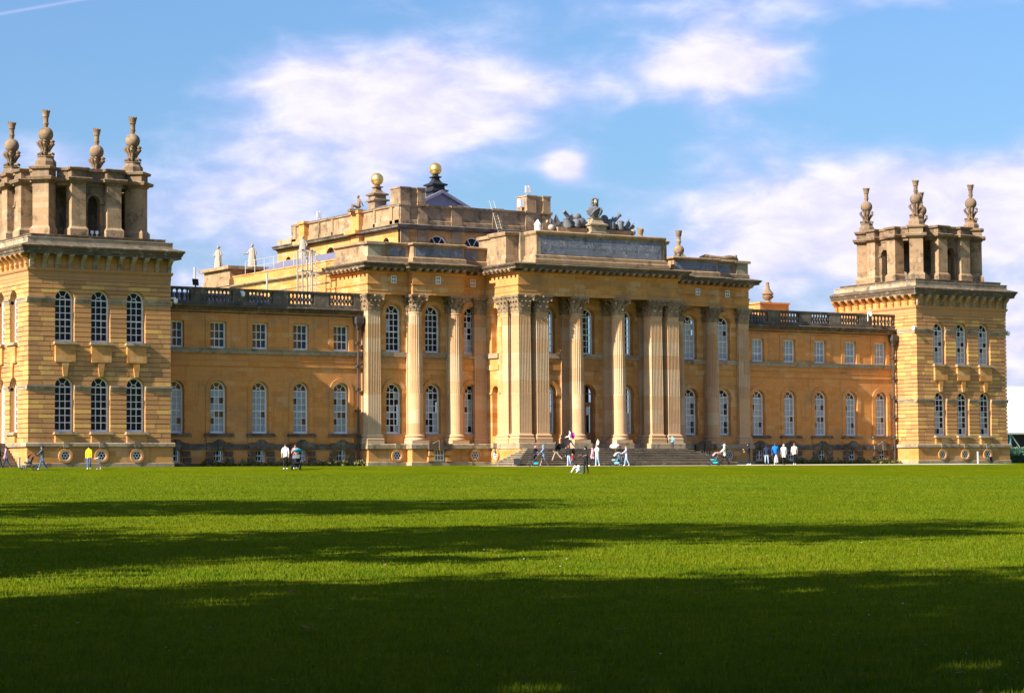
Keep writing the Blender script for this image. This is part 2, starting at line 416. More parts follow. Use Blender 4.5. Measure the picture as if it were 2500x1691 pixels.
# ---- windows: prototypes in local space (x along the wall, y inwards, z up from the sill)
def arc(c, r, zs, N=12, a0=0.0, a1=math.pi): return [(c+r*math.cos(a0+(a1-a0)*k/N), zs+r*math.sin(a0+(a1-a0)*k/N)) for k in range(N+1)]
def make_window(w_, h, arched, cols, rows, single=False, blind=0.0, curtain=False, fr=0.115, mu=0.05, seed=0):
    """h = height to springing (arched) or to the head."""
    rng = random.Random(seed); pa = empty('window', palace); f = MB(); y0, y1 = 0.0, 0.09
    f.box(-w_/2, -w_/2+fr, y0, y1, 0, h); f.box(w_/2-fr, w_/2, y0, y1, 0, h); f.box(-w_/2+fr, w_/2-fr, y0, y1, 0, fr*1.25)
    iw = w_-2*fr; pw = iw/cols; zb = fr*1.25; ih = h-zb-(0 if arched else fr)
    if not arched: f.box(-w_/2+fr, w_/2-fr, y0, y1, h-fr, h)
    panes = []; ph = ih/rows; ym = 0.03
    for c in range(1, cols): f.box(-iw/2+c*pw-mu/2, -iw/2+c*pw+mu/2, ym-.01, ym+.035, zb, zb+ih)
    for r in range(1, rows):
        th = mu if r != rows//2 else mu*1.7
        f.box(-iw/2, iw/2, ym-.011, ym+.036, zb+r*ph-th/2, zb+r*ph+th/2)
    for r in range(rows):
        for c in range(cols): panes.append([(-iw/2+c*pw, zb+r*ph), (-iw/2+(c+1)*pw, zb+r*ph), (-iw/2+(c+1)*pw, zb+(r+1)*ph), (-iw/2+c*pw, zb+(r+1)*ph)])
    if arched:
        zs = h; ro = w_/2; ri_ = ro-fr; N = 16
        A = arc(0, ro, zs, N); B = arc(0, ri_, zs, N)
        for k in range(N): f.prism([(A[k][0], y0, A[k][1]), (A[k+1][0], y0, A[k+1][1]), (B[k+1][0], y0, B[k+1][1]), (B[k][0], y0, B[k][1])], (0, y1-y0, 0))
        f.box(-iw/2, iw/2, y0+.002, y1-.002, zs-mu*.8, zs+mu*.8)
        rs = pw*0.55; A = arc(0, rs+mu/2, zs, 8); B = arc(0, rs-mu/2, zs, 8)
        for k in range(8): f.prism([(A[k][0], ym-.012, A[k][1]), (A[k+1][0], ym-.012, A[k+1][1]), (B[k+1][0], ym-.012, B[k+1][1]), (B[k][0], ym-.012, B[k][1])], (0, .05, 0))
        for an in (60, 120):
            ca, sa = math.cos(R(an)), math.sin(R(an)); nx, nz = -sa*mu/2, ca*mu/2
            f.prism([(rs*ca+nx, ym-.013, zs+rs*sa+nz), (rs*ca-nx, ym-.013, zs+rs*sa-nz), (ri_*ca-nx, ym-.013, zs+ri_*sa-nz), (ri_*ca+nx, ym-.013, zs+ri_*sa+nz)], (0, .05, 0))
        panes.append(arc(0, rs, zs, 8))
        for a0, a1 in ((0, 60), (60, 120), (120, 180)): panes.append(arc(0, ri_, zs, 6, R(a0), R(a1))+arc(0, rs, zs, 4, R(a1), R(a0)))
    f.build('frame', 'white_paint', pa)
    bl = MB(); bc = MB(); jn = MB()
    for k, p in enumerate(panes):
        j = (rng.random()-.5)*0.006
        pts = [(x, ym+.012+j, z) for x, z in p]
        if single: b1 = MB(); b1.face(pts); b1.build('pane', 'glass', pa)
        else: jn.face(pts)
        # blinds / shutters drawn behind part of the panes
        if blind > 0 and (k < rows*cols) and rng.random() < blind:
            x0, z0 = p[0]; x1, z1 = p[2]; bl.face([(x0, .075, z0), (x1, .075, z0), (x1, .075, z1), (x0, .075, z1)])
    if not single: o = jn.build('panes', 'glass', pa); o['kind'] = 'stuff'
    if bl.f: bl.build('blind', 'blind_cloth', pa)
    if curtain: cu = MB(); cu.face([(iw*.12, .14, zb), (iw/2, .14, zb), (iw/2, .14, h), (iw*.18, .14, h)]); cu.build('curtain', 'curtain_cloth', pa)
    top = h+(w_/2 if arched else 0); rm = MB().box(-w_/2+.01, w_/2-.01, .45, .5, 0, top); rm.build('room_backing', 'room_dark', pa)  # near-black slab paints in the darkness of the unlit room
    return pa
def put(proto, x, y, z, rotz=0.0, first=[]):
    if proto.name not in first: first.append(proto.name); proto.location = (x, y, z); proto.rotation_euler.z = rotz; return proto
    return copy_tree(proto, palace, (x, y, z), rotz)

# heights shared by the whole front
Z_SILL1, Z_SP1 = 2.39, 5.43
Z_SILL2, Z_SP2 = 8.48, 11.35
WT = 1.40
twin_lo = make_window(WT, Z_SP1-Z_SILL1, True, 3, 6, single=True, seed=1)
twin_up = make_window(WT, Z_SP2-Z_SILL2, True, 3, 6, single=True, seed=2)
twin_lo_b = make_window(WT, Z_SP1-Z_SILL1, True, 3, 6, blind=0.45, seed=3)
twin_up_b = make_window(WT, Z_SP2-Z_SILL2, True, 3, 6, blind=0.85, seed=4)
twin_lo_j = make_window(WT, Z_SP1-Z_SILL1, True, 3, 6, seed=5)
twin_up_j = make_window(WT, Z_SP2-Z_SILL2, True, 3, 6, seed=6)
ww_lo = [make_window(1.30, 5.47-Z_SILL1, True, 3, 6, single=True, blind=q, seed=10+k) for k, q in enumerate((0.95, 0.9, 0.7))]
ww_up = make_window(1.30, 1.90, False, 3, 3, curtain=True, seed=20)
ww_up_b = make_window(1.30, 1.90, False, 3, 3, blind=0.9, seed=21)
bw_base = make_window(0.84, 0.86, False, 3, 2, fr=0.08, seed=22)
bay_lo = [make_window(1.34, 5.47-Z_SILL1, True, 3, 6, blind=q, seed=30+k) for k, q in enumerate((0.4, 0.55, 0.7, 0.8))]
bay_up = [make_window(1.34, Z_SP2-Z_SILL2, True, 3, 6, blind=q, seed=40+k) for k, q in enumerate((0.12, 0.1, 0.3, 0.9))]
att_w = make_window(0.44, 0.58, False, 2, 2, fr=0.06, mu=0.045, seed=50)

# ---- oculus (round basement window) prototype
def make_oculus(glazed=True):
    pa = empty('round_window', palace); b = MB(); N = 24
    def ring(r0, r1, y0, y1, bb):
        A = arc(0, r1, 0, N, 0, 2*math.pi); B = arc(0, r0, 0, N, 0, 2*math.pi)
        for k in range(N): bb.prism([(A[k][0], y0, A[k][1]), (A[k+1][0], y0, A[k+1][1]), (B[k+1][0], y0, B[k+1][1]), (B[k][0], y0, B[k][1])], (0, y1-y0, 0))
    ring(.34, .50, -.13, .12, b); b.build('stone_ring', 'gold_stone', pa)
    b = MB(); ring(.27, .345, -.06, .0, b)
    if glazed:
        ring(.10, .135, -.05, -.02, b)
        for k in range(6):
            a = R(60*k+30); ca, sa = math.cos(a), math.sin(a); nx, nz = -sa*.018, ca*.018
            b.prism([(.12*ca+nx, -.05, .12*sa+nz), (.12*ca-nx, -.05, .12*sa-nz), (.28*ca-nx, -.05, .28*sa-nz), (.28*ca+nx, -.05, .28*sa+nz)], (0, .03, 0))
        b.build('frame', 'white_paint', pa)
        q = MB(); q.face([(x, -.03, z) for x, z in arc(0, .28, 0, 20, 0, 2*math.pi*19/20)]); q.build('pane', 'glass', pa)
    q = MB(); q.face([(x, -.008, z) for x, z in arc(0, .34, 0, 20, 0, 2*math.pi*19/20)]); q.build('room_backing', 'room_dark' if glazed else 'dark_stone', pa)
    return pa
oculus = make_oculus(True)
# keystone hung from the plinth band over each round window
keyb = MB().prism([(-.20, -.16, .62), (.20, -.16, .62), (.11, -.14, .30), (-.11, -.14, .30)], (0, .2, 0)).prism([(-.2, -.28, .95), (.2, -.28, .95), (.19, -.26, .60), (-.19, -.26, .60)], (0, .3, 0)).mesh('keystone', 'band_stone')

# ------------------------------------------------------------------ finial: pedestal, scrolled leaves, ball and coronet
def make_finial(ped=True):
    pa = empty('finial', palace)
    if ped: MB().lathe([(.71, 0), (.71, .34), (.69, .40), (.58, .52), (.53, .66), (.58, .70), (.58, .76), (.5, .78)], n=8, rot=R(22.5)).build('pedestal', 'finial_stone', pa)
    z = .76
    b = MB()
    for k in range(4):
        for da in (-14, 14):
            a = R(90*k+45*0+da); ca, sa = math.cos(a), math.sin(a)
            pr = [(.20, .05), (.22, .28), (.30, .52), (.42, .72), (.53, .86), (.55, .98), (.48, 1.06), (.38, 1.05)]
            b.tube([(r*ca, r*sa, z+h) for r, h in pr], [.15, .11, .10, .11, .12, .11, .09, .05], 6)
            b.tube([(r*ca, r*sa, z+h) for r, h in ((.28, .10), (.42, .20), (.54, .16), (.55, .06))], [.09, .10, .09, .06], 6)
    b.lathe([(.26, z), (.2, z+.4), (.3, z+.9), (.34, z+1.05)], n=10)
    b.build('leaves', 'finial_stone', pa, True)
    z += 1.04
    MB().ball((0, 0, z+.47), .51, 24, 16).build('ball', 'finial_stone', pa, True)
    z += .95
    b = MB().lathe([(.13, z-.02), (.14, z+.06), (.20, z+.26), (.21, z+.30), (.17, z+.33), (.18, z+.70), (.23, z+.72), (.22, z+.77), (.27, z+1.0), (.31, z+1.13), (.25, z+1.12), (.2, z+.9)], n=14)
    for k in range(10):
        a = 2*math.pi*k/10; b.prism([(.30*math.cos(a+d), .30*math.sin(a+d), z+1.1) for d in (-.17, .17)]+[(.33*math.cos(a), .33*math.sin(a), z+1.23)], (-.05*math.cos(a), -.05*math.sin(a), 0))
    b.build('coronet', 'finial_stone', pa, True)
    return pa
finial = make_finial()

# ------------------------------------------------------------------ corner towers
ROWH = 0.3355
cons = MB()                                                   # scrolled console bracket
pf = [(0, 0), (.10, 0), (.14, .10), (.11, .26), (.16, .42), (.30, .58), (.44, .70), (.52, .80), (.52, .92), (0, .92)]
cons.prism([(-.14, -a, z) for a, z in pf], (.28, 0, 0)); cons.box(-.17, .17, -.56, 0, .84, .925); cons.box(-.15, .15, -.19, 0, .22, .30)
console_me = cons.mesh('console', 'gold_stone'); console_shade = cons.mesh('console', 'band_stone')  # darker copy paints in the shade on front and right brackets
def tower(x0, left):
    nm = palace; px = (5.2-2.6, 5.2, 5.2+2.6); REC = 0.40
    ops = [(x0+c, WT, Z_SILL1, Z_SP1, True) for c in px]+[(x0+c, WT, Z_SILL2, Z_SP2, True) for c in px]
    so = [(2.75, WT, Z_SILL1, Z_SP1, True), (2.75, WT, Z_SILL2, Z_SP2, True), (5.2, WT, 1.66, Z_SP1, True), (5.2, WT, Z_SILL2, Z_SP2, True), (7.65, WT, Z_SILL1, Z_SP1, True), (7.65, WT, Z_SILL2, Z_SP2, True)] if left else []
    b = MB(); o_ = .08
    wall(b, 'Y', o_, .55, x0+o_, x0+W-o_, 1.66, 13.2, ops)
    wall(b, 'X', x0+o_, .55, o_+.55, W, 1.66, 13.2, so)
    b.box(x0+W-o_-.5, x0+W-o_, o_+.55, W, 1.66, 13.2); b.box(x0+o_+.55, x0+W-.55, W-.5, W-.01, 1.66, 13.2)
    b.build('tower_wall', 'tower_stone', nm)
    zs = [1.66+ROWH*k for k in range(50)]
    zones = [(1.66, 5.21), (5.52, 11.12), (11.46, 12.64)]
    rows = []
    for z0, z1 in zones:
        n = round((z1-z0)/ROWH); rows += [(z0+(z1-z0)*k/n, z0+(z1-z0)*(k+1)/n) for k in range(n)]
    bj = MB(); single = None
    if left:
        lim = [r for r in rows if r[0] < 8.2]; rest = [r for r in rows if r[0] >= 8.2]
        grp = empty('stone_facing', nm)
        courses(bj, 'Y', o_, o_, x0, x0+W, lim, ops, single=grp, rng=random.Random(5)); courses(bj, 'Y', o_, o_, x0, x0+W, rest, ops, rng=random.Random(6))
    else: courses(bj, 'Y', o_, o_, x0, x0+W, rows, ops, rng=random.Random(8))
    courses(bj, 'X', x0+o_, o_, 0.002, W, rows, so, rng=random.Random(9))
    o = bj.build('stone_blocks', 'tower_stone', nm); o['kind'] = 'stuff'
    loop = [(x0, W), (x0, 0), (x0+W, 0), (x0+W, W)]
    s_ = MB().sweep(loop, [(-.3, 12.64), (.0, 12.64), (.0, 12.86), (.02, 12.88), (.02, 13.16), (.07, 13.2), (.13, 13.3), (.14, 13.42), (-.3, 13.42)]); s_.build('architrave', 'tower_stone', nm)
    MB().sweep(loop, [(-.3, 13.42), (-.02, 13.42), (-.02, 14.34), (-.3, 14.34)]).build('frieze', 'gold_stone' if left else 'gold_stone', nm)
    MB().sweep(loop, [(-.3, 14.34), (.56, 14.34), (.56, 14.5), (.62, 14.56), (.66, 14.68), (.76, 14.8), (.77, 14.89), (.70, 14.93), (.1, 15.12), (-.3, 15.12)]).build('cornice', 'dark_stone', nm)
    # strings, broken at the windows
    st = MB()
    for z0, z1, zsp in ((5.21, 5.52, Z_SP1), (11.12, 11.46, Z_SP2)):
        def seg(a0, a1, axis):
            d = (x0 if axis == 'X' else 0.0)
            abox(st, axis, a0, a1, d-.03, d+.3, z0, z0+.12); abox(st, axis, a0, a1, d-.06, d+.3, z0+.12, z1-.1); abox(st, axis, a0, a1, d-.11, d+.3, z1-.1, z1)
        ed = sorted([x0-.11]+[e for c in px for e in (x0+c-WT/2+.001, x0+c+WT/2-.001)]+[x0+W+.08])
        for k in range(0, len(ed), 2): seg(ed[k], ed[k+1], 'Y')
        ed = [0.3]+[e for c in ((2.75, 5.2, 7.65) if left else ()) for e in (c-WT/2, c+WT/2)]+[W]
        for k in range(0, len(ed), 2): seg(ed[k], ed[k+1], 'X')
    st.build('string_course', 'band_stone', nm)
    # plinth
    b = MB(); b.box(x0-.10, x0+W+.10, -.10, W, .0, 1.37)
    b.build('plinth', 'gold_stone', nm)
    MB().sweep([(x0, W), (x0, 0), (x0+W, 0), (x0+W, W)], [(-.3, 1.36), (.22, 1.36), (.24, 1.40), (.24, 1.60), (.18, 1.665), (-.3, 1.67)]).build('plinth_band', 'band_stone', nm)
    MB().sweep([(x0, W), (x0, 0), (x0+W, 0), (x0+W, W)], [(-.3, -.3), (.18, -.3), (.18, .25), (.14, .28), (-.3, .28)]).build('base_course', 'band_stone', nm)
    for c in px:
        copy_tree(oculus, nm, (x0+c, -.10, .77)) if not (left and c == px[0]) else put(oculus, x0+c, -.10, .77)
        obj('keystone', keyb, nm, (x0+c, 0, .73))
    # windows, sills, aprons, keystones
    sill_me = MB().box(-.84, .84, -.30, .35, -.20, -.09).box(-.80, .80, -.24, .35, -.09, 0).mesh('sill', 'band_stone')
    apr_me = MB().box(-.72, .72, -.17, .02, -1.37, -.20).box(-.66, .66, -.12, .02, -1.43, -1.37).mesh('apron', 'gold_stone')
    apr_lo = MB().box(-.72, .72, -.17, .02, -.74, -.20).mesh('apron', 'gold_stone')
    key_me = MB().prism([(-.26, -.15, 0), (.26, -.15, 0), (.13, -.13, -.98), (-.13, -.13, -.98)], (0, .16, 0)).mesh('keystone', 'gold_stone')
    jamb = 0
    for k, c in enumerate(px):
        lo, upw = (twin_lo, twin_up) if left else (twin_lo_b, twin_up_b)
        put(lo, x0+c, REC, Z_SILL1); put(upw, x0+c, REC, Z_SILL2)
        obj('sill', sill_me, nm, (x0+c, 0, Z_SILL1)); obj('sill', sill_me, nm, (x0+c, 0, Z_SILL2))
        obj('apron', apr_me, nm, (x0+c, 0, Z_SILL2)); obj('apron', apr_lo, nm, (x0+c, 0, Z_SILL1)); obj('keystone', key_me, nm, (x0+c, 0, 7.10))
    if left:
        for c, k in ((2.75, 1), (5.2, 0), (7.65, 1)):
            if k: put(twin_lo_j, x0+REC, c, Z_SILL1, R(-90)); obj('sill', sill_me, nm, (x0, c, Z_SILL1), R(-90)); obj('apron', apr_lo, nm, (x0, c, Z_SILL1), R(-90))
            put(twin_up_j, x0+REC, c, Z_SILL2, R(-90)); obj('sill', sill_me, nm, (x0, c, Z_SILL2), R(-90)); obj('apron', apr_me, nm, (x0, c, Z_SILL2), R(-90)); obj('keystone', key_me, nm, (x0, c, 7.10), R(-90))
        d = MB().box(-WT/2, WT/2, 0, .08, 0, Z_SP1-1.66).prism([(x, 0, z) for x, z in arc(0, WT/2, Z_SP1-1.66, 12)], (0, .08, 0)); d.build('side_door', 'white_paint', nm, loc=(x0+REC, 5.2, 1.66), rotz=R(-90))
    # consoles under the cornice
    n = 12
    for k in range(n):
        a = .16+(W-.32)*k/(n-1)
        obj('console', console_shade, nm, (x0+a, -.02, 13.42)); obj('console', console_me, nm, (x0-.02, a+.0, 13.42), R(-90))
        if k: obj('console', console_shade, nm, (x0+W+.02, a, 13.42), R(90))
    # blocking course and lantern
    b = MB().box(x0-.10, x0+W+.10, -.10, W+.1, 15.0, 15.46).box(x0-.14, x0+W+.14, -.14, W+.14, 15.46, 15.52); b.build('blocking_course', 'band_stone', nm)
    MB().box(x0+.28, x0+W-.28, .28, W-.28, 15.52, 15.70).box(x0+.24, x0+W-.24, .24, W-.24, 15.70, 15.76).build('lantern_step', 'dark_stone', nm)
    cx, cy = x0+5.2, 5.2; LAN = []
    pier_prof = [(0, 15.76), (.14, 15.76), (.14, 16.26), (.10, 16.30), (.02, 16.42), (0, 16.44)]
    lan = empty('lantern', nm, (cx, cy, 0))
    dz_e = [(0, 19.28), (0, 19.40), (.06, 19.42), (.10, 19.52), (.30, 19.56), (.36, 19.74), (.30, 19.80), (.02, 19.82), (.02, 20.26), (.18, 20.32), (.22, 20.46), (.14, 20.52)]
    for q in range(4):
        rz = R(90*q); M4 = Matrix.Rotation(rz, 4, 'Z')
        for sg in (-1, 1):
            b = MB(); ax, ay = .52, .50; xm = sg*1.31; ym = -4.45+.50
            rings = [[(xm-ax-o_, ym-ay-o_, z), (xm+ax+o_, ym-ay-o_, z), (xm+ax+o_, ym+ay, z), (xm-ax-o_, ym+ay, z)] for o_, z in pier_prof+[(0, 19.28)]+dz_e[1:]]
            MB().add(MB().loft(rings[:7]), M4).build('pier', 'weathered_stone', lan); MB().add(MB().loft(rings[6:]), M4).build('entablature', 'finial_stone', lan)
        b = MB(); wall(b, 'Y', -3.95, .5, -.79, .79, 15.76, 19.5, [(0, .92, 15.76, 18.2, True)])
        # archivolt and imposts
        A = arc(0, .66, 18.2, 10); B2 = arc(0, .46, 18.2, 10)
        for k in range(10): b.prism([(A[k][0], -4.03, A[k][1]), (A[k+1][0], -4.03, A[k+1][1]), (B2[k+1][0], -4.03, B2[k+1][1]), (B2[k][0], -4.03, B2[k][1])], (0, .1, 0))
        for sg in (-1, 1): b.box(sg*.625-.17, sg*.625+.17, -4.06, -3.9, 18.08, 18.2)
        b.box(-.79, .79, -4.0, -3.0, 19.3, 20.3); b.box(-.79, .79, -4.18, -3.0, 19.56, 19.76); b.box(-.79, .79, -4.1, -3.0, 20.3, 20.5)
        # lintels over the passages to the corner piers
        for sg in (-1, 1):
            b.prism([(sg*1.7, -4.0, 19.28), (sg*2.55, -3.55, 19.28), (sg*2.2, -2.9, 19.28), (sg*1.7, -3.2, 19.28)], (0, 0, 1.06))
            b.prism([(sg*1.7, -4.2, 19.56), (sg*2.6, -3.72, 19.56), (sg*2.2, -2.9, 19.56), (sg*1.7, -3.2, 19.56)], (0, 0, .2))
            b.prism([(sg*1.7, -4.12, 20.3), (sg*2.6, -3.62, 20.3), (sg*2.2, -2.9, 20.3), (sg*1.7, -3.2, 20.3)], (0, 0, .19))
        MB().add(b, M4).build('arch_wall', 'finial_stone', lan)
        # diagonal corner pier
        b = MB(); ax, ay = .58, .60; ym = -4.80
        rings = [[(-ax-o_, ym-ay-o_, z), (ax+o_, ym-ay-o_, z), (ax+o_, ym+ay, z), (-ax-o_, ym+ay, z)] for o_, z in pier_prof+[(0, 19.28)]+dz_e[1:]]
        M5 = Matrix.Rotation(rz+R(45), 4, 'Z'); MB().add(MB().loft(rings[:7]), M5).build('corner_pier', 'weathered_stone', lan); MB().add(MB().loft(rings[6:]), M5).build('entablature', 'finial_stone', lan)
        a = rz+R(45); ca = Vector((0, -4.54)); d = Vector((ca.x*math.cos(a)-ca.y*math.sin(a), ca.x*math.sin(a)+ca.y*math.cos(a)))
        p = (cx+d.x, cy+d.y, 20.50)
        put(finial, *p, R(45)) if (left and q == 0) else copy_tree(finial, nm, p, R(45))
    b = MB().box(-1.5, 1.5, -1.5, 1.5, 15.76, 19.4); b.box(-3.3, 3.3, -3.3, 3.3, 19.36, 19.46); b.build('core', 'grimy_stone', lan)
tower(0.0, True); tower(XL, False)
# ------------------------------------------------------------------ the two linking wings
YW = 2.8
bal_me = MB().lathe([(.12, 0), (.12, .06), (.07, .10), (.08, .15), (.145, .34), (.135, .44), (.07, .60), (.065, .72), (.12, .77), (.12, .84)], n=10).mesh('baluster', 'grimy_stone', True)
hump_me = None
def wing(left):
    mxx = (lambda x: x) if left else mx
    xa, xb = sorted((mxx(W), mxx(27.03)))
    cs = [mxx(12.05+3.32*k) for k in range(5)]
    ops = [(c, 1.30, Z_SILL1, 5.47, True) for c in cs]+[(c, 1.30, 8.47, 10.37, False) for c in cs]
    b = MB(); wall(b, 'Y', YW, .6, xa, xb, 1.62, 11.0, ops); b.box(xa, xb, YW+.6, YW+9, 1.62, 11.0)
    # the body behind is hollowed visually by the dark window backings
    b.build('wing_wall', 'wing_stone', palace)
    ob = [(c, .84, .34, 1.20, False) for c in cs]
    b = MB(); wall(b, 'Y', YW-.12, .6, xa, xb, -.3, 1.22, ob); b.build('plinth', 'wing_stone', palace)
    b = MB().box(xa, xb, YW-.20, YW+.1, 1.22, 1.62); b.build('plinth_band', 'grimy_stone', palace)
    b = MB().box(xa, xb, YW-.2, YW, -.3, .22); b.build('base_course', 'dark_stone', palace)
    for k, c in enumerate(cs):
        # humped hood of wedge stones over each basement light, with rusticated jambs
        h = MB(); pts = [(-1.02, 1.24), (-1.02, 1.60), (-.62, 1.62), (-.36, 1.80), (-.15, 1.90), (.15, 1.90), (.36, 1.80), (.62, 1.62), (1.02, 1.60), (1.02, 1.24)]
        h.prism([(x, -.32, z) for x, z in pts], (0, .3, 0)); h.box(-.17, .17, -.40, -.1, 1.16, 1.93)
        h.build('hood', 'grimy_stone', palace, loc=(c, YW, 0))
        for sg in (-1, 1):
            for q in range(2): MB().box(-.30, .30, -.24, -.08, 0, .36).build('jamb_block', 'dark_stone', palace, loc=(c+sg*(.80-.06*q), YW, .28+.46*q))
        put(bw_base, c, YW+.16, .34)
        put(ww_lo[(k*2+(0 if left else 1)) % 3], c, YW+.30, Z_SILL1)
        put(ww_up if left else ww_up_b, c, YW+.24, 8.47)
        # moulded surround of the arched window
        s_ = MB(); ro, ri_ = 1.0, .66
        s_.box(c-ro, c-ri_, YW-.06, YW+.01, Z_SILL1, 5.47); s_.box(c+ri_, c+ro, YW-.06, YW+.01, Z_SILL1, 5.47)
        A = arc(c, ro, 5.47, 16); B2 = arc(c, ri_, 5.47, 16)
        for j in range(16): s_.prism([(A[j][0], YW-.06, A[j][1]), (A[j+1][0], YW-.06, A[j+1][1]), (B2[j+1][0], YW-.06, B2[j+1][1]), (B2[j][0], YW-.06, B2[j][1])], (0, .07, 0))
        s_.build('surround', 'wing_stone', palace)
        s_ = MB(); s_.box(c-1.02, c-.64, YW-.05, YW+.01, 8.47, 10.72); s_.box(c+.64, c+1.02, YW-.05, YW+.01, 8.47, 10.72); s_.box(c-.64, c+.64, YW-.05, YW+.01, 10.38, 10.72)
        s_.box(c-1.06, c+1.06, YW-.08, YW+.01, 10.72, 10.77)
        s_.build('surround', 'wing_stone', palace)
        MB().box(c-1.14, c+1.14, YW-.26, YW+.3, 2.17, 2.30).box(c-1.08, c+1.08, YW-.18, YW+.3, 2.30, 2.385).build('sill', 'grimy_stone', palace)
        MB().box(c-1.0, c+1.0, YW-.13, YW+.05, 1.70, 2.17).build('apron', 'wing_stone', palace)
    MB().box(xa, xb, YW-.14, YW+.1, 8.10, 8.40).box(xa, xb, YW-.20, YW+.1, 8.40, 8.47).build('sill_band', 'band_stone', palace)
    MB().box(xa, xb, YW-.07, YW+.1, 7.20, 7.60).box(xa, xb, YW-.11, YW+.1, 7.60, 7.66).build('band', 'wing_stone', palace)
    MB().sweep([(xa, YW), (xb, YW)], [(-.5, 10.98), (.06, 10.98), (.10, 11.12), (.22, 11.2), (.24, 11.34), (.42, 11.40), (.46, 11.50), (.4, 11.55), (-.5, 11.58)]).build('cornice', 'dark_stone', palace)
    q = MB(); a = xa
    while a < xb-.08: q.box(a, a+.06, YW-.2, YW, 11.06, 11.16); a += .13
    o = q.build('dentils', 'wing_stone', palace); o['kind'] = 'stuff'
    # balustrade
    bs = empty('balustrade', palace); yb = YW+.05
    ed = [10.4, 11.45, 13.17, 14.39, 16.49, 17.66, 19.71, 20.95, 23.07, 24.29, 26.40, 27.05]
    groups = [(11.45-1.05, 13.17), (14.39, 16.49), (17.66, 19.71), (20.95, 23.07), (24.29, 26.40)]
    xs0, xs1 = xa, xb
    MB().box(xs0, xs1, yb-.16, yb+.16, 11.58, 11.82).build('plinth_rail', 'grimy_stone', bs)
    MB().box(xs0, xs1, yb-.17, yb+.17, 12.60, 12.70).box(xs0, xs1, yb-.20, yb+.20, 12.70, 12.78).build('top_rail', 'grimy_stone', bs)
    piers = [(13.17, 14.39), (16.49, 17.66), (19.71, 20.95), (23.07, 24.29), (26.40, 27.03)]
    for p0, p1 in piers:
        a, b2 = sorted((mxx(p0), mxx(p1))); MB().box(a, b2, yb-.15, yb+.15, 11.82, 12.60).build('pedestal', 'grimy_stone', bs)
    for p0, p1 in groups:
        n = 7; 
        for k in range(n):
            x = mxx(p0+(p1-p0)*(k+.5)/n); obj('baluster', bal_me, bs, (x, yb, 11.79))
    # rainwater pipe in the corner
    pipe = empty('rainwater_pipe', palace); px_ = mxx(26.62) if left else mxx(10.4+.42)
    MB().tube([(px_, YW-.28, .1), (px_, YW-.28, 10.3)], .085, 8).build('pipe', 'black_pipe', pipe)
    MB().sqlathe([(.13, 10.1), (.16, 10.3), (.30, 10.55), (.32, 10.95), (.30, 11.0)], px_, YW-.33).build('hopper', 'black_pipe', pipe)
    for z in (2.2, 4.0, 5.6, 7.3, 9.0): MB().box(px_-.15, px_+.15, YW-.40, YW-.05, z, z+.16).build('bracket', 'black_pipe', pipe)
wing(True); wing(False)
for x0_, x1_ in ((10.5, 20.4), (mx(27.0), mx(23.2))): MB().prism([(x0_, 3.5, 11.55), (x0_, 5.6, 12.62), (x0_, 8.2, 11.55)], (x1_-x0_, 0, 0)).build('wing_roof', 'lead_roof', palace)

# ------------------------------------------------------------------ columns, pilasters, capitals
ZB, ZCB, ZCT = 1.64, 11.44, 12.72          # foot of plinth, foot and top of capital
def flute_ring(cx, cy, r, n, depth, z, sub=4):
    pts = []
    for k in range(n):
        for j in range(sub):
            a = 2*math.pi*(k+j/sub)/n; rr = r-(depth*math.sin(math.pi*(j-.5)/(sub-1)) if 0 < j else 0)
            pts.append((cx+rr*math.cos(a), cy+rr*math.sin(a), z))
    return pts
def round_shaft():
    b = MB(); n = 24; rs = []
    z0, z1, zm = 2.30-ZB, ZCB-ZB, 5.35-ZB
    for z, r, d in ((z0, .60, .0), (z0+.06, .575, .0), (z0+.1, .57, .012), (zm, .565, .012), (zm+.03, .565, .058), (zm+3, .535, .058), (z1-.35, .49, .058), (z1-.25, .487, .0), (z1-.10, .487, 0), (z1-.09, .53, 0), (z1, .53, 0)):
        rs.append(flute_ring(0, 0, r, n, d, z))
    return b.loft(rs).mesh('shaft', 'column_stone', True)
def round_base():
    b = MB(); h = .74
    b.box(-h, h, -h, h, 0, .24); b.lathe([(.73, .24), (.76, .30), (.74, .38), (.66, .41), (.64, .48), (.68, .50), (.70, .56), (.67, .62), (.60, .66)], n=28)
    return b.mesh('base', 'column_stone', True)
def flat_ring(hx, hy, n, dep, z, sub=4, mrg=.05):
    """square section with n flutes on each face"""
    pts = []
    for fc in range(4):
        w2, d2 = (hx, hy) if fc % 2 == 0 else (hy, hx)
        if w2 < .3: prof = [(-w2, 0.0)]
        else:
            prof = [(-w2, 0.0)]; st = (2*w2-2*mrg)/n
            for k in range(n):
                for j in range(sub):
                    t_ = -w2+mrg+st*(k+.1+.8*j/(sub-1)); prof.append((t_, dep*math.sin(math.pi*j/(sub-1))))
        for t_, dp in prof:
            a, c = t_, -(d2-dp)
            for _ in range(fc): a, c = -c, a
            pts.append((a, c, z))
    return pts
def square_shaft(hx, hy, n=7):
    z0, z1, zm = 2.30-ZB, ZCB-ZB, 5.35-ZB; rs = []
    for z, k, d in ((z0, 1.04, 0), (z0+.07, 1.0, .0), (z0+.1, 1.0, .010), (zm, 1.0, .010), (zm+.03, 1.0, .055), (z1-.40, .95, .055), (z1-.30, .95, 0), (z1-.1, .95, 0), (z1-.09, 1.0, 0), (z1, 1.0, 0)):
        rs.append(flat_ring(hx*k, hy*k, n, d, z))
    return MB().loft(rs).mesh('shaft', 'column_stone')
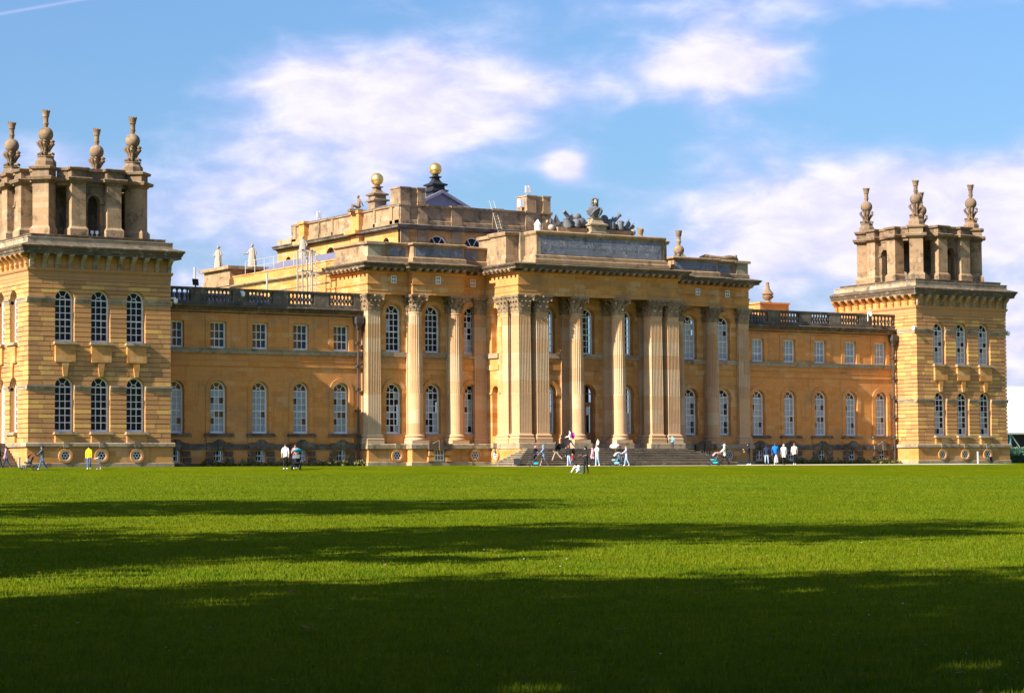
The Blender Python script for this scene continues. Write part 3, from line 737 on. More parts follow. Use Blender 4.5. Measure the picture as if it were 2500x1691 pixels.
def square_base(hx, hy):
    b = MB(); rs = []
    for o, z in ((.17, 0), (.17, .24), (.15, .24), (.18, .30), (.16, .38), (.09, .41), (.08, .48), (.11, .50), (.13, .56), (.10, .62), (.03, .66)):
        rs.append([(-hx-o, -hy-o, z), (hx+o, -hy-o, z), (hx+o, hy+o, z), (-hx-o, hy+o, z)])
    return b.loft(rs).mesh('base', 'column_stone')
def leaf(b, ox, oy, ang, h, wd, z, out):
    """curling acanthus leaf"""
    ca, sa = math.cos(ang), math.sin(ang); pr = [(0, 0), (.03, .35*h), (.05, .7*h), (.11, .92*h), (out, h), (out+.05, .90*h), (out+.03, .82*h)]; ws = (.5, .55, .5, .42, .32, .2, .1)
    L_, R_, C_ = [], [], []
    for (o, zz), wf in zip(pr, ws):
        cx, cy = ox+ca*o, oy+sa*o; tx, ty = -sa*wd*wf, ca*wd*wf
        L_.append((cx-tx, cy-ty, z+zz)); R_.append((cx+tx, cy+ty, z+zz)); C_.append((cx+ca*.035, cy+sa*.035, z+zz))
    i = len(b.v); b.v += L_+C_+R_; n = len(pr)
    for k in range(n-1):
        b.f += [(i+k, i+n+k, i+n+k+1, i+k+1), (i+n+k, i+2*n+k, i+2*n+k+1, i+n+k+1)]; b.t += [0, 0]
def capital(hx, hy, rnd):
    b = MB(); H = ZCT-ZCB
    if rnd: b.lathe([(hx, 0), (hx*1.0, .5), (hx*1.06, .8), (hx*1.25, H-.2)], n=20)
    else: b.loft([[(-hx*k, -hy*k, z), (hx*k, -hy*k, z), (hx*k, hy*k, z), (-hx*k, hy*k, z)] for k, z in ((1, 0), (1, .5), (1.06, .8), (1.2, H-.2))])
    # abacus with hollowed sides
    e = .26; ax, ay = hx+e, hy+e; pts = []
    for fc in range(4):
        w2, d2 = (ax, ay) if fc % 2 == 0 else (ay, ax)
        for t_, dp in ((-.94, 0), (-.6, .10), (0, .16), (.6, .10), (.94, 0)):
            a, c = t_*w2, -(d2-dp*(.8 if w2 > .4 else .2))
            for _ in range(fc): a, c = -c, a
            pts.append((a, c, H-.18))
    b.prism(pts, (0, 0, .10)); b.prism([(x*1.03, y*1.03, H-.08) for x, y, _ in pts], (0, 0, .078))
    def ring(n, z, h, wd, out, off):
        if rnd:
            for k in range(n):
                a = 2*math.pi*(k+off)/n; leaf(b, hx*math.cos(a), hx*math.sin(a), a, h, wd, z, out)
        else:
            for fc in range(4):
                w2, d2 = (hx, hy) if fc % 2 == 0 else (hy, hx)
                m = n if w2 > .4 else 1
                for k in range(m):
                    t_ = -w2+2*w2*(k+.5)/m; a, c = t_, -d2
                    for _ in range(fc): a, c = -c, a
                    leaf(b, a, c, R(-90)+R(90)*fc, h, wd, z, out)
    if rnd: ring(8, 0, .44, .36, .14, 0); ring(8, .30, .52, .34, .18, .5)
    else: ring(2, 0, .44, .46, .14, 0); ring(3, .30, .52, .34, .18, 0)
    for sx in (-1, 1):
        for sy in (-1, 1):
            cx, cy = sx*(hx+.08), sy*(hy+.08); dx_, dy_ = sx*.7071, sy*.7071
            b.tube([(cx-dx_*.25, cy-dy_*.25, .62), (cx-dx_*.08, cy-dy_*.08, .86), (cx+dx_*.10, cy+dy_*.10, 1.02), (cx+dx_*.16, cy+dy_*.16, .98), (cx+dx_*.16, cy+dy_*.16, .88), (cx+dx_*.06, cy+dy_*.06, .86)], [.05, .065, .08, .08, .08, .05], 6)
    for fc in range(4):                           # fleuron on each abacus face
        w2, d2 = (hx, hy) if fc % 2 == 0 else (hy, hx); a, c = 0, -(d2+e-.1)
        for _ in range(fc): a, c = -c, a
        b.ball((a, c, H-.14), .10, 8, 6)
    return b.mesh('capital', 'capital_stone')
SH_R, BA_R, CA_R = round_shaft(), round_base(), capital(.50, .50, True)
HP = .545
SH_S, BA_S, CA_S = square_shaft(HP, HP), square_base(HP, HP), capital(HP, HP, False)
SH_P, BA_P, CA_P = square_shaft(HP, .20), square_base(HP, .20), capital(HP, .20, False)
SH_A, BA_A, CA_A = square_shaft(HP, .72), square_base(HP, .72), capital(HP, .72, False)
def order(name, x, y, kind, rotz=0.0):
    pa = empty(name, palace, (x, y, ZB), rotz)
    s_, b_, c_ = {'R': (SH_R, BA_R, CA_R), 'S': (SH_S, BA_S, CA_S), 'P': (SH_P, BA_P, CA_P), 'A': (SH_A, BA_A, CA_A)}[kind]
    obj('base', b_, pa); obj('shaft', s_, pa); obj('capital', c_, pa, (0, 0, ZCB-ZB))
YB, YE, YF, YP = 2.10, 1.77, 1.14, -2.60      # bay wall, end bay, fore-break, portico front
YPW = -0.80                                   # wall behind the portico columns
for m_ in (lambda x: x, mx):
    order('corner_pilaster', m_(27.03+HP), YE+.72, 'A')
    for x in (30.98, 34.46):
        order('column', m_(x), 1.62, 'R'); order('pilaster', m_(x), YB, 'P')
    order('corner_pilaster', m_(37.45+HP), -.38, 'A')
    order('pier', m_(37.43+HP), YP-.05+HP, 'S'); order('pier', m_(39.575), YP-.05+HP, 'S')
    order('pilaster', m_(39.575), YPW-.08, 'P')
    order('column', m_(42.92), -2.19, 'R'); order('pilaster', m_(42.92), YPW-.08, 'P')
    order('pilaster', m_(36.93), YB+.05, 'P')

# ------------------------------------------------------------------ centre block
bays = (29.42, 32.80, 36.22)
pw_c = (XC-3.63, XC, XC+3.63)
for m_, sd in ((lambda x: x, 0), (mx, 1)):
    a0, a1 = sorted((m_(27.06), m_(37.45)))
    ops = [(m_(c), 1.34, Z_SILL1, 5.47, True) for c in bays]+[(m_(c), 1.34, Z_SILL2, Z_SP2, True) for c in bays]
    b = MB(); wall(b, 'Y', YB, .6, a0, a1, 1.5, ZCT, ops); b.build('bay_wall', 'gold_stone', palace)
    for k, c in enumerate(bays):
        c = m_(c)
        put(bay_lo[k if not sd else 3], c, YB+.36, Z_SILL1); put(bay_up[k if not sd else 3], c, YB+.36, Z_SILL2)
        for zs in (5.47, Z_SP2+.06):
            s_ = MB(); A = arc(c, 1.0, zs, 14); B2 = arc(c, .69, zs, 14)
            for j in range(14): s_.prism([(A[j][0], YB-.08, A[j][1]), (A[j+1][0], YB-.08, A[j+1][1]), (B2[j+1][0], YB-.08, B2[j+1][1]), (B2[j][0], YB-.08, B2[j][1])], (0, .09, 0))
            for sg in (-1, 1):
                x0_, x1_ = sorted((c+sg*.665, c+sg*1.22)); s_.box(x0_, x1_, YB-.10, YB+.02, zs-.12, zs); s_.box(x0_, x1_, YB-.06, YB+.02, zs-.30, zs-.12)
            s_.build('archivolt', 'gold_stone', palace)
        MB().box(c-.72, c+.72, YB-.05, YB+.4, 2.24, 2.38).build('sill', 'band_stone', palace)
        MB().box(c-.68, c+.68, YB-.04, YB+.3, 1.64, 2.24).build('apron', 'wing_stone', palace)
    MB().box(a0, a1, YB-.14, YB+.1, 8.10, 8.46).build('sill_band', 'band_stone', palace)
    MB().box(a0, a1, YB-.08, YB+.1, 7.20, 7.62).build('band', 'gold_stone', palace)
    # plinth in three planes
    b = MB(); x0_, x1_ = sorted((m_(26.95), m_(30.22)))
    b.box(x0_, x1_, 1.62, 3.0, -.3, 1.25); x2_, x3_ = sorted((m_(30.22), m_(34.0))); b.box(x2_, x3_, .85, 3.0, -.3, 1.25); x4_, x5_ = sorted((m_(34.0), m_(37.4))); b.box(x4_, x5_, 1.0, 3.0, -.3, 1.25)
    b.build('plinth', 'gold_stone', palace)
    pts = [(26.93, 4.0), (26.93, 1.60), (30.20, 1.60), (30.20, .80), (35.25, .80), (35.25, .95), (37.3, .95)]
    if sd: pts = [(mx(x), y) for x, y in pts][::-1]
    MB().sweep(pts, [(-.9, 1.24), (.10, 1.24), (.12, 1.28), (.12, 1.56), (.06, 1.63), (-.9, 1.635)]).build('plinth_band', 'band_stone', palace)
    MB().sweep(pts, [(-.6, -.3), (.10, -.3), (.10, .25), (.05, .28), (-.6, .28)]).build('base_course', 'band_stone', palace)
    copy_tree(oculus, palace, (m_(29.35), 1.62, .77)); obj('keystone', keyb, palace, (m_(29.35), 1.72, .70))
    copy_tree(oculus, palace, (m_(35.75), 1.0, .77)); obj('keystone', keyb, palace, (m_(35.75), 1.10, .70))
    put(bw_base, m_(32.5), .84-.06, .34)
    h = MB(); pts = [(-1.02, 1.18), (-1.02, 1.62), (-.62, 1.64), (-.36, 1.76), (-.15, 1.84), (.15, 1.84), (.36, 1.76), (.62, 1.64), (1.02, 1.62), (1.02, 1.18)]
    h.prism([(x, -.30, z) for x, z in pts], (0, .3, 0)); h.box(-.17, .17, -.42, -.1, 1.12, 1.90); h.build('hood', 'dark_stone', palace, loc=(m_(32.5), .82, 0))
    for sg in (-1, 1):
        for q in range(2): MB().box(-.26, .26, -.26, -.02, 0, .34).build('jamb_block', 'gold_stone', palace, loc=(m_(32.5)+sg*(.76-.06*q), .86, .30+.44*q))
    # small frieze windows
    for c, y in ((29.25, YE), (32.72, YF), (36.36, YB)): put(att_w, m_(c), y-.045, 13.57)
# portico body
b = MB()
ops = [(c, 1.40, Z_SILL1 if k != 1 else 1.64, 5.47, True) for k, c in enumerate(pw_c)]+[(c, 1.40 if k != 1 else 1.4, Z_SILL2, Z_SP2, True) for k, c in enumerate(pw_c)]
wall(b, 'Y', YPW, .6, 37.60, mx(37.60), 1.5, ZCT, ops); b.build('portico_wall', 'gold_stone', palace)
for k, c in enumerate(pw_c):
    if k != 1: put(bay_lo[1], c, YPW+.36, Z_SILL1)
    put(bay_up[0], c, YPW+.36, Z_SILL2)
    for zs in (5.47, Z_SP2+.06):
        s_ = MB(); A = arc(c, 1.02, zs, 14); B2 = arc(c, .72, zs, 14)
        for j in range(14): s_.prism([(A[j][0], YPW-.08, A[j][1]), (A[j+1][0], YPW-.08, A[j+1][1]), (B2[j+1][0], YPW-.08, B2[j+1][1]), (B2[j][0], YPW-.08, B2[j][1])], (0, .09, 0))
        for sg in (-1, 1): x0_, x1_ = sorted((c+sg*.70, c+sg*1.2)); s_.box(x0_, x1_, YPW-.10, YPW+.02, zs-.22, zs)
        s_.build('archivolt', 'gold_stone', palace)
MB().box(37.6, mx(37.6), YPW-.14, YPW+.1, 8.10, 8.46).build('sill_band', 'band_stone', palace)
MB().box(37.6, mx(37.6), YPW-.07, YPW+.1, 7.20, 7.62).build('band', 'gold_stone', palace)
for x0_, x1_ in ((37.47, 38.07), (mx(38.07), mx(37.47))):       # side walls with niches
    b = MB(); wall(b, 'X', x0_ if x0_ < XC else x1_, .6 if x0_ < XC else -.6, YPW+.62, YB, 1.5, ZCT, [(.73, .96, 2.2, 5.52, True), (.73, .96, Z_SILL2, 11.45, True)])
    b.build('portico_side', 'gold_stone', palace)
    xo = -.07 if x0_ < XC else .07; xf = x0_ if x0_ < XC else x1_
    for zs in (5.52, 11.45):
        for y0_, y1_ in ((.05, .25), (1.21, 1.9)): MB().box(min(xf, xf+xo), max(xf, xf+xo), y0_, y1_, zs-.15, zs).build('impost', 'gold_stone', palace)
    MB().box(min(xf, xf+2*xo), max(xf, xf+2*xo), .2, YB-.15, 8.10, 8.46).build('sill_band', 'band_stone', palace); MB().box(min(xf, xf+xo), max(xf, xf+xo), .2, YB-.09, 7.2, 7.62).build('band', 'gold_stone', palace)
    xc_ = xf+(.45 if x0_ < XC else -.45); MB().box(min(xc_, xc_+.1), max(xc_, xc_+.1), .2, 1.3, 2, 12.2).build('niche_back', 'gold_stone', palace)
# great door
dr = empty('door', palace, (XC, YPW+.38, 1.64))
MB().box(-.70, -.60, 0, .1, 0, 3.83).box(.60, .70, 0, .1, 0, 3.83).box(-.60, .60, 0, .1, 3.0, 3.18).box(-.04, .04, 0, .1, 3.18, 4.4).box(-.60, .60, .02, .08, 3.78, 3.86).build('frame', 'oak', dr)
A = arc(0, .70, 3.83, 12); B2 = arc(0, .60, 3.83, 12); q = MB()
for j in range(12): q.prism([(A[j][0], 0, A[j][1]), (A[j+1][0], 0, A[j+1][1]), (B2[j+1][0], 0, B2[j+1][1]), (B2[j][0], 0, B2[j][1])], (0, .1, 0))
q.build('arched_head', 'oak', dr)
for sg in (-1, 1):
    l = MB(); x0_, x1_ = sorted((sg*.01, sg*.60)); l.box(x0_, x0_+.11, .02, .08, 0, 3.0).box(x1_-.11, x1_, .02, .08, 0, 3.0).box(x0_+.11, x1_-.11, .02, .08, 0, .85).box(x0_+.11, x1_-.11, .02, .08, 2.85, 3.0)
    l.build('leaf', 'oak', dr)
    q = MB(); q.face([(x0_+.11, .05, .85), (x1_-.11, .05, .85), (x1_-.11, .05, 2.85), (x0_+.11, .05, 2.85)]); q.build('pane', 'glass', dr)
q = MB(); q.face([(-.6, .05, 3.18), (.6, .05, 3.18)]+[(x, .05, z) for x, z in arc(0, .60, 3.83, 10)]); q.build('fanlight', 'glass', dr)
MB().box(.14, .46, .09, .10, 2.2, 2.82).build('notice', 'white_paint', dr)
MB().box(-.7, .7, .5, .55, 0, 4.6).build('room_backing', 'room_dark', dr)

# entablature, cornice and attic of the whole centre
half = [(27.03, 7.5), (27.03, YE), (30.51, YE), (30.51, YF), (34.98, YF), (34.98, YB), (37.45, YB), (37.45, YP)]
path = half+[(mx(x), y) for x, y in half[::-1]]
MB().sweep(path, [(-.6, 12.72), (0, 12.72), (0, 12.98), (.025, 12.98), (.025, 13.38), (.05, 13.40), (.10, 13.47), (.10, 13.52), (-.6, 13.52)]).build('architrave', 'gold_stone', palace)
MB().sweep(path, [(-.6, 13.52), (0, 13.52), (0, 14.26), (-.6, 14.26)]).build('frieze', 'gold_stone', palace)
MB().sweep(path, [(-.6, 14.26), (.06, 14.26), (.10, 14.34), (.14, 14.36), (.14, 14.46), (-.6, 14.46)]).build('bed_moulding', 'wing_stone', palace)
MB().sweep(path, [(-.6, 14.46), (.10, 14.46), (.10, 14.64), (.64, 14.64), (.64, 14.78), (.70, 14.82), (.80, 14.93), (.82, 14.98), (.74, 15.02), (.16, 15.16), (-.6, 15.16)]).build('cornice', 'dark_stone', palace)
mod_me = MB().box(-.13, .13, -.60, 0, 0, .10).box(-.11, .11, -.52, 0, -.10, 0).mesh('modillion', 'weathered_stone')
dn = MB()
for k in range(len(path)-1):
    (ax_, ay_), (bx_, by_) = path[k], path[k+1]; L_ = math.hypot(bx_-ax_, by_-ay_); d = ((bx_-ax_)/L_, (by_-ay_)/L_); nn = (d[1], -d[0])
    rz = math.atan2(d[1], d[0])
    if L_ > 1.2:
        n = max(2, round(L_/.62))
        for j in range(n):
            s0 = L_*(j+.5)/n
            if ay_ > 5 and s0 < .5: continue
            obj('modillion', mod_me, palace, (ax_+d[0]*s0+nn[0]*.09, ay_+d[1]*s0+nn[1]*.09, 14.54), rz)
    s0 = .05
    while s0 < L_:
        M4 = Matrix.Translation((ax_+d[0]*s0, ay_+d[1]*s0, 0)) @ Matrix.Rotation(rz, 4, 'Z'); dn.add(MB().box(-.035, .035, -.19, -.13, 14.36, 14.46), M4); s0 += .14
o = dn.build('dentils', 'gold_stone', palace); o['kind'] = 'stuff'
# solid core above the columns and ceiling of the portico
b = MB().box(27.6, mx(27.6), YB+.3, 15.0, 12.73, 15.1).box(38.0, mx(38.0), YP+.5, YB+.4, 12.75, 15.1).box(31.1, 34.4, YF+.5, YB+.4, 12.75, 15.1).box(mx(34.4), mx(31.1), YF+.5, YB+.4, 12.75, 15.1); b.build('roof_deck', 'lead_roof', palace)
MB().box(27.06, 27.7, YB+.05, 7.5, 1.5, 12.8).box(mx(27.7), mx(27.06), YB+.05, 7.5, 1.5, 12.8).build('flank_wall', 'gold_stone', palace)
# portico plinth and steps
b = MB().box(37.25, mx(37.25), -3.0, 1.2, -.3, 1.22); b.build('portico_plinth', 'gold_stone', palace)
pl = [(37.32, 1.2), (37.32, -2.86), (40.35, -2.86), (40.35, -1.3)]
for pts in (pl, [(mx(x), y) for x, y in pl][::-1]): MB().sweep(pts, [(-.9, 1.2), (.10, 1.2), (.13, 1.24), (.13, 1.58), (.08, 1.635), (-.9, 1.64)]).build('plinth_band', 'band_stone', palace)
MB().box(40.3, mx(40.3), -1.6, -.7, 1.2, 1.62).build('threshold', 'step_stone', palace)
for x in (42.92, mx(42.92)): MB().box(x-.82, x+.82, -3.02, -1.36, 1.22, 1.64).build('pedestal', 'band_stone', palace)
copy_tree(oculus, palace, (37.25, .35, .77), R(-90)); obj('keystone', keyb, palace, (37.15, .35, .72), R(-90))
stairs = empty('portico_steps', palace); NS = 9
for k in range(NS):
    z1 = 1.22*(NS-k)/NS; e = .34*k
    MB().box(37.5-e, mx(37.5-e), -3.25-.34*(k+1), -2.9, (-.3 if k == NS-1 else z1-1.22/NS-.02), z1-.05).build('riser', 'dark_stone', stairs)  # darker stone on the risers paints in their shade below the nosings
    MB().box(37.5-e-.06, mx(37.5-e-.06), -3.25-.34*(k+1)-.06, -2.9, z1-.05, z1).build('tread', 'step_stone', stairs)
# attic
ah = [(27.10, 6.9), (27.10, 1.85), (30.62, 1.85), (30.62, 1.17), (35.02, 1.17), (35.02, 2.15), (38.0, 2.15)]
for sd, pts in ((0, ah), (1, [(mx(x), y) for x, y in ah][::-1])):
    MB().sweep(pts, [(-.7, 15.1), (.14, 15.1), (.14, 15.46), (.08, 15.52), (0, 15.55), (0, 16.34), (.10, 16.40), (.18, 16.46), (.19, 16.56), (.1, 16.62), (-.7, 16.62)]).build('attic', 'weathered_stone', palace)
    m_ = mx if sd else (lambda x: x)
    for x0_, x1_, y in ((28.95, 30.35, 1.85), (30.78, 34.86, 1.17), (35.35, 36.85, 2.15)):
        a, c = sorted((m_(x0_), m_(x1_))); MB().box(a, c, y-.02, y+.05, 15.62, 16.26).build('slate_panel', 'slate_panel', palace)
    a, c = sorted((m_(27.0), m_(28.3))); MB().box(a, c, 1.72, 2.4, 15.1, 15.5).box(a+.06, c-.06, 1.78, 2.4, 15.5, 16.36).box(a-.12, c+.12, 1.62, 2.4, 16.40, 16.60).build('attic_pier', 'band_stone', palace)
# portico attic with its long slate tablet
b = MB(); bx_ = 38.95
MB().sweep([(bx_, .5), (bx_, -2.85), (mx(bx_), -2.85), (mx(bx_), .5)], [(-1.5, 15.1), (.30, 15.1), (.30, 15.38), (.16, 15.44), (.16, 15.70), (.03, 15.76), (0, 15.78), (0, 17.20), (.06, 17.28), (.12, 17.36), (.14, 17.50), (.06, 17.58), (-1.5, 17.66)]).build('portico_attic', 'weathered_stone', palace)
MB().box(39.24, mx(39.24), -2.83-.05, -2.7, 15.80, 17.15).build('tablet', 'slate_panel', palace)
for s0, s1 in ((37.37, 39.0), (mx(39.0), mx(37.37))):
    MB().sqlathe([(1, 15.1), (1, 15.5)], (s0+s1)/2, .05, (s1-s0)/2+.12, 1.20).sqlathe([(1, 15.5), (1, 17.26)], (s0+s1)/2, .05, (s1-s0)/2, 1.10).sqlathe([(1, 17.26), (1.02, 17.30), (1.06, 17.42), (1.07, 17.52), (1.0, 17.56)], (s0+s1)/2, .05, (s1-s0)/2+.12, 1.20).build('attic_block', 'weathered_stone', palace)
    x0_ = 37.62 if s0 < XC else mx(39.0); MB().box(x0_, x0_+1.38, 1.1, 3.2, 15.1, 17.25).box(x0_-.15, x0_+1.5, 1.3, 3.35, 17.25, 17.5).build('attic_block', 'weathered_stone', palace)
MB().box(38.5, mx(38.5), -1.3, 3.2, 15.1, 17.55).build('attic_core', 'band_stone', palace)

fc = bpy.data.curves.new('inscription', 'FONT'); fc.body = 'EVROPAE HAEC VINDEX GENIO DECORA ALTA BRITANNO'; fc.size = .36; fc.extrude = .004; fc.align_x = 'CENTER'; fc.space_character = 1.05
fo = bpy.data.objects.new('inscription', fc); COL.objects.link(fo); fc.materials.append(MATS['letter_cut']); dg_ = bpy.context.evaluated_depsgraph_get(); im_ = bpy.data.meshes.new_from_object(fo.evaluated_get(dg_), depsgraph=dg_); bpy.data.objects.remove(fo); fo = obj('inscription', im_, palace); fo.location = (XC+.3, -2.885, 16.36); fo.rotation_euler = (R(90), 0, 0)
# ------------------------------------------------------------------ the great hall rising behind
HX0, HX1, HY0, HY1 = 37.55, mx(37.55), 15.2, 37.0
hall_ops = [(c, 1.9, 17.2, 18.0, True) for c in (41.2, XC-.28, mx(41.2))]
b = MB(); wall(b, 'Y', HY0, .6, HX0, HX1, 14.5, 19.3, hall_ops)
so = [(17.5, 1.1, 17.2, 18.2, True), (27.1, 1.6, 17.0, 18.0, True), (30.2, 1.5, 17.0, 18.05, True), (34.9, 1.1, 17.0, 18.1, True)]
wall(b, 'X', HX0, .6, HY0+.6, HY1, 14.5, 19.3, so); b.box(HX1-.6, HX1, HY0+.6, HY1, 14.5, 19.3); b.box(HX0+.6, HX1-.6, HY1-.6, HY1, 14.5, 19.3)
b.build('hall_wall', 'gold_stone', palace)
lun = make_window(1.9, .8, True, 5, 1, seed=60)
for c, *_ in hall_ops: put(lun, c, HY0+.3, 17.2)
for c, w_, z0, z1, _ in so: MB().box(HX0+.3, HX0+.34, c-w_/2, c+w_/2, z0, z1+w_/2).build('dark_opening', 'room_dark', palace)  # dark slabs paint in the shade inside the openings
hp = [(HX0, HY1), (HX0, 34.2), (HX0-.35, 34.2), (HX0-.35, 33.3), (HX0, 33.3), (HX0, 22.7), (HX0-.35, 22.7), (HX0-.35, 21.3), (HX0, 21.3), (HX0, HY0)]
hp = [(HX0, HY1), (HX0, HY0), (HX1, HY0), (HX1, HY1)]
MB().sweep(hp, [(-.6, 19.28), (.10, 19.28), (.14, 19.36), (.48, 19.40), (.50, 19.52), (.60, 19.62), (.5, 19.68), (-.6, 19.7)]).build('hall_cornice', 'grimy_stone', palace)
hp2 = [(HX0, 34.1), (HX0, HY0), (HX1, HY0), (HX1, 34.1)]
MB().sweep(hp2, [(-.5, 19.68), (.10, 19.68), (.10, 20.06), (.04, 20.10), (0, 20.12), (0, 21.08), (.06, 21.12), (.14, 21.18), (.15, 21.26), (-.5, 21.30)]).build('parapet', 'weathered_stone', palace)
MB().sweep(hp2, [(-.45, 21.26), (.16, 21.26), (.16, 21.34), (-.45, 21.36)]).build('coping', 'grimy_stone', palace)
MB().box(HX0, HX1, 34.1, HY1, 19.68, 20.25).build('parapet', 'band_stone', palace)
for c0, c1 in ((15.2, 15.92), (16.3, 16.74), (19.2, 19.5), (26.5, 26.75), (28.9, 29.1), (33.3, 34.1)):
    MB().box(HX0-.10, HX0+.3, c0, c1, 19.70, 21.24).build('parapet_pier', 'weathered_stone', palace)
for c0, c1, d in ((21.3, 22.65, .45), (31.05, 32.0, .45)):
    MB().box(HX0-d, HX0+.3, c0, c1, 19.70, 21.16).box(HX0-d-.12, HX0+.3, c0-.12, c1+.12, 21.16, 21.4).box(HX0-d-.5, HX0+.3, c0-.3, c1+.3, 19.40, 19.68).box(HX0-d, HX0+.3, c0, c1, 16, 19.3).build('buttress_pier', 'gold_stone', palace)
for x0_, x1_ in ((37.50, 38.43), (39.14, 40.13), (42.34, 43.40), (mx(43.40), mx(42.34)), (mx(40.13), mx(39.14)), (mx(38.43), mx(37.50))):
    MB().box(x0_, x1_, HY0-.16, HY0+.3, 19.70, 20.12).box(x0_+.05, x1_-.05, HY0-.12, HY0+.3, 20.12, 21.20).box(x0_-.04, x1_+.04, HY0-.24, HY0+.3, 21.22, 21.40).box(x0_+.05, x1_-.05, HY0-.10, HY0+.3, 14.6, 19.26).build('parapet_pier', 'weathered_stone', palace)
for x0_, x1_ in ((37.56, 39.92), (mx(39.92), mx(37.56))):
    b = MB().box(x0_, x0_+.92, HY0-.08, 16.75, 21.30, 22.62).box(x1_-.74, x1_, HY0-.08, 16.75, 21.30, 22.62).box(x0_+.92, x1_-.74, HY0+.06, 16.7, 21.30, 22.60)
    b.box(x0_-.06, x0_+1.0, HY0-.14, 16.81, 22.62, 22.74).box(x1_-.8, x1_+.06, HY0-.14, 16.81, 22.62, 22.74).box(x0_+1.0, x1_-.8, HY0, 16.7, 22.6, 22.72); b.build('chimney', 'weathered_stone', palace)
# hall roof: pitched lead roof with a gable end and the two gilded balls on its ridge
GY = 20.9; rw = 4.6; rz0, rz1 = 21.0, 23.15
MB().prism([(XC-rw, GY, rz0), (XC+rw, GY, rz0), (XC, GY, rz1)], (0, 13.4, 0)).build('hall_roof', 'lead_roof', palace)
for sg in (-1, 1):
    MB().prism([(XC+sg*(rw+.3), GY-.35, rz0-.1), (XC+sg*(rw+.3), GY-.35, rz0+.12), (XC, GY-.35, rz1+.30), (XC, GY-.35, rz1+.05)], (0, .5, 0)).build('bargeboard', 'lead_roof', palace)
MB().box(XC-4.4, XC+4.4, GY-.02, GY+.1, 20.5, 21.2).build('gable_base', 'dark_metal', palace)
MB().prism([(HX0+.4, HY0+.4, 21.0), (XC, HY0+3, 21.9), (XC, 34, 21.9), (HX0+.4, 34, 21.0)], (0, 0, -.3)).prism([(HX1-.4, HY0+.4, 21.0), (XC, HY0+3, 21.9), (XC, 34, 21.9), (HX1-.4, 34, 21.0)], (0, 0, -.3)).build('hall_roof_slope', 'lead_roof', palace)
def gilded(y, zc, r, dark):
    pa = empty('ball_finial', palace, (XC, y, 0)); mt = 'dark_metal' if dark else 'finial_stone'; z = zc-r
    MB().sqlathe([(.60, 22.6), (.60, z-1.45), (.80, z-1.42), (.82, z-1.3), (.58, z-1.22), (.56, z-.95), (.74, z-.9), (.78, z-.78), (.42, z-.62), (.28, z-.40), (.24, z-.25), (.38, z-.2), (.40, z-.12), (.22, z-.06), (.16, z+.05)]).build('pedestal', mt, pa)
    MB().ball((0, 0, zc), r, 32, 20).build('gilt_ball', 'gilt', pa, True)
gilded(21.8, 25.35, .54, True); gilded(31.9, 25.60, .56, False)
# ------------------------------------------------------------------ range running back behind the left wing
b = MB().box(27.30, 36.5, 7.5, 25.2, 5.0, 15.02); b.build('range_wall', 'gold_stone', palace)
MB().sweep([(27.30, 25.0), (27.30, 7.5)], [(-.4, 14.0), (.05, 14.0), (.07, 14.08), (-.4, 14.08)]).build('band', 'band_stone', palace)
MB().sweep([(27.30, 25.0), (27.30, 7.0)], [(-.4, 14.70), (.06, 14.70), (.12, 14.80), (.30, 14.88), (.34, 14.98), (.1, 15.04), (-.4, 15.04)]).build('cornice', 'band_stone', palace)
MB().box(27.34, 27.9, 7.0, 25.0, 15.03, 15.66).box(27.28, 27.96, 7.0, 25.0, 15.66, 15.76).build('parapet', 'gold_stone', palace)
MB().prism([(27.95, 6.0, 15.55), (31.0, 6.0, 17.0), (36, 6.0, 16.4), (36, 6.0, 15.3), (27.95, 6.0, 15.3)], (0, 17.5, 0)).build('lead_roof', 'lead_roof', palace)
b = MB().box(26.98, 31.4, 24.9, 29.9, 6, 15.1).box(26.9, 31.5, 24.8, 30.0, 15.0, 15.5).box(27.05, 31.3, 24.95, 29.85, 15.5, 16.36).box(26.75, 31.6, 24.65, 30.15, 16.36, 16.62); b.build('pavilion', 'weathered_stone', palace)
# urn and chimney behind the right wing
MB().box(71.4, 74.6, 11.2, 13.2, 10, 14.05).box(71.3, 74.7, 11.1, 13.3, 14.05, 14.2).build('chimney_stack', 'gold_stone', palace)
MB().lathe([(.34, 14.2), (.34, 14.3), (.2, 14.42), (.5, 14.7), (.52, 14.8), (.40, 14.9), (.55, 14.98), (.5, 15.05), (.2, 15.45), (.13, 15.9), (.17, 15.95), (.1, 16.05)], 72.9, 12.0, 12).build('stone_urn', 'finial_stone', palace, True)
MB().prism([(88, 16, 11), (88, 22, 11), (88, 19, 13.4)], (-9, 0, 0)).build('rear_roof', 'lead_roof', palace)
# finials on the attic of the right bay and the carved heap beside it
fn = empty('finial', palace, (55.78, 1.95, 16.60))
b = MB()
for k in range(4):
    a = R(90*k+45); b.tube([(.18*math.cos(a), .18*math.sin(a), .05), (.36*math.cos(a), .36*math.sin(a), .22), (.45*math.cos(a), .45*math.sin(a), .10), (.44*math.cos(a), .44*math.sin(a), 0)], [.09, .12, .12, .09], 7)
b.build('claw_foot', 'finial_stone', fn, True)
MB().ball((0, 0, .62), .43, 20, 14).build('ball', 'finial_stone', fn, True)
MB().lathe([(.12, 1.0), (.13, 1.1), (.2, 1.35), (.16, 1.4), (.17, 1.75), (.22, 1.78), (.26, 2.08), (.29, 2.2), (.2, 2.1)], n=12).build('coronet', 'finial_stone', fn, True)
# ================================================================== things on and around the palace
def onp(u, v, Y):                       # world point where the sight line of photo pixel (u, v) crosses the plane y = Y (used for survey only)
    d = fw+rt*((u-1250)/5843.82)-up*((v-845.5)/5843.82); k = (Y-CAM.y)/d.y; return CAM+d*k
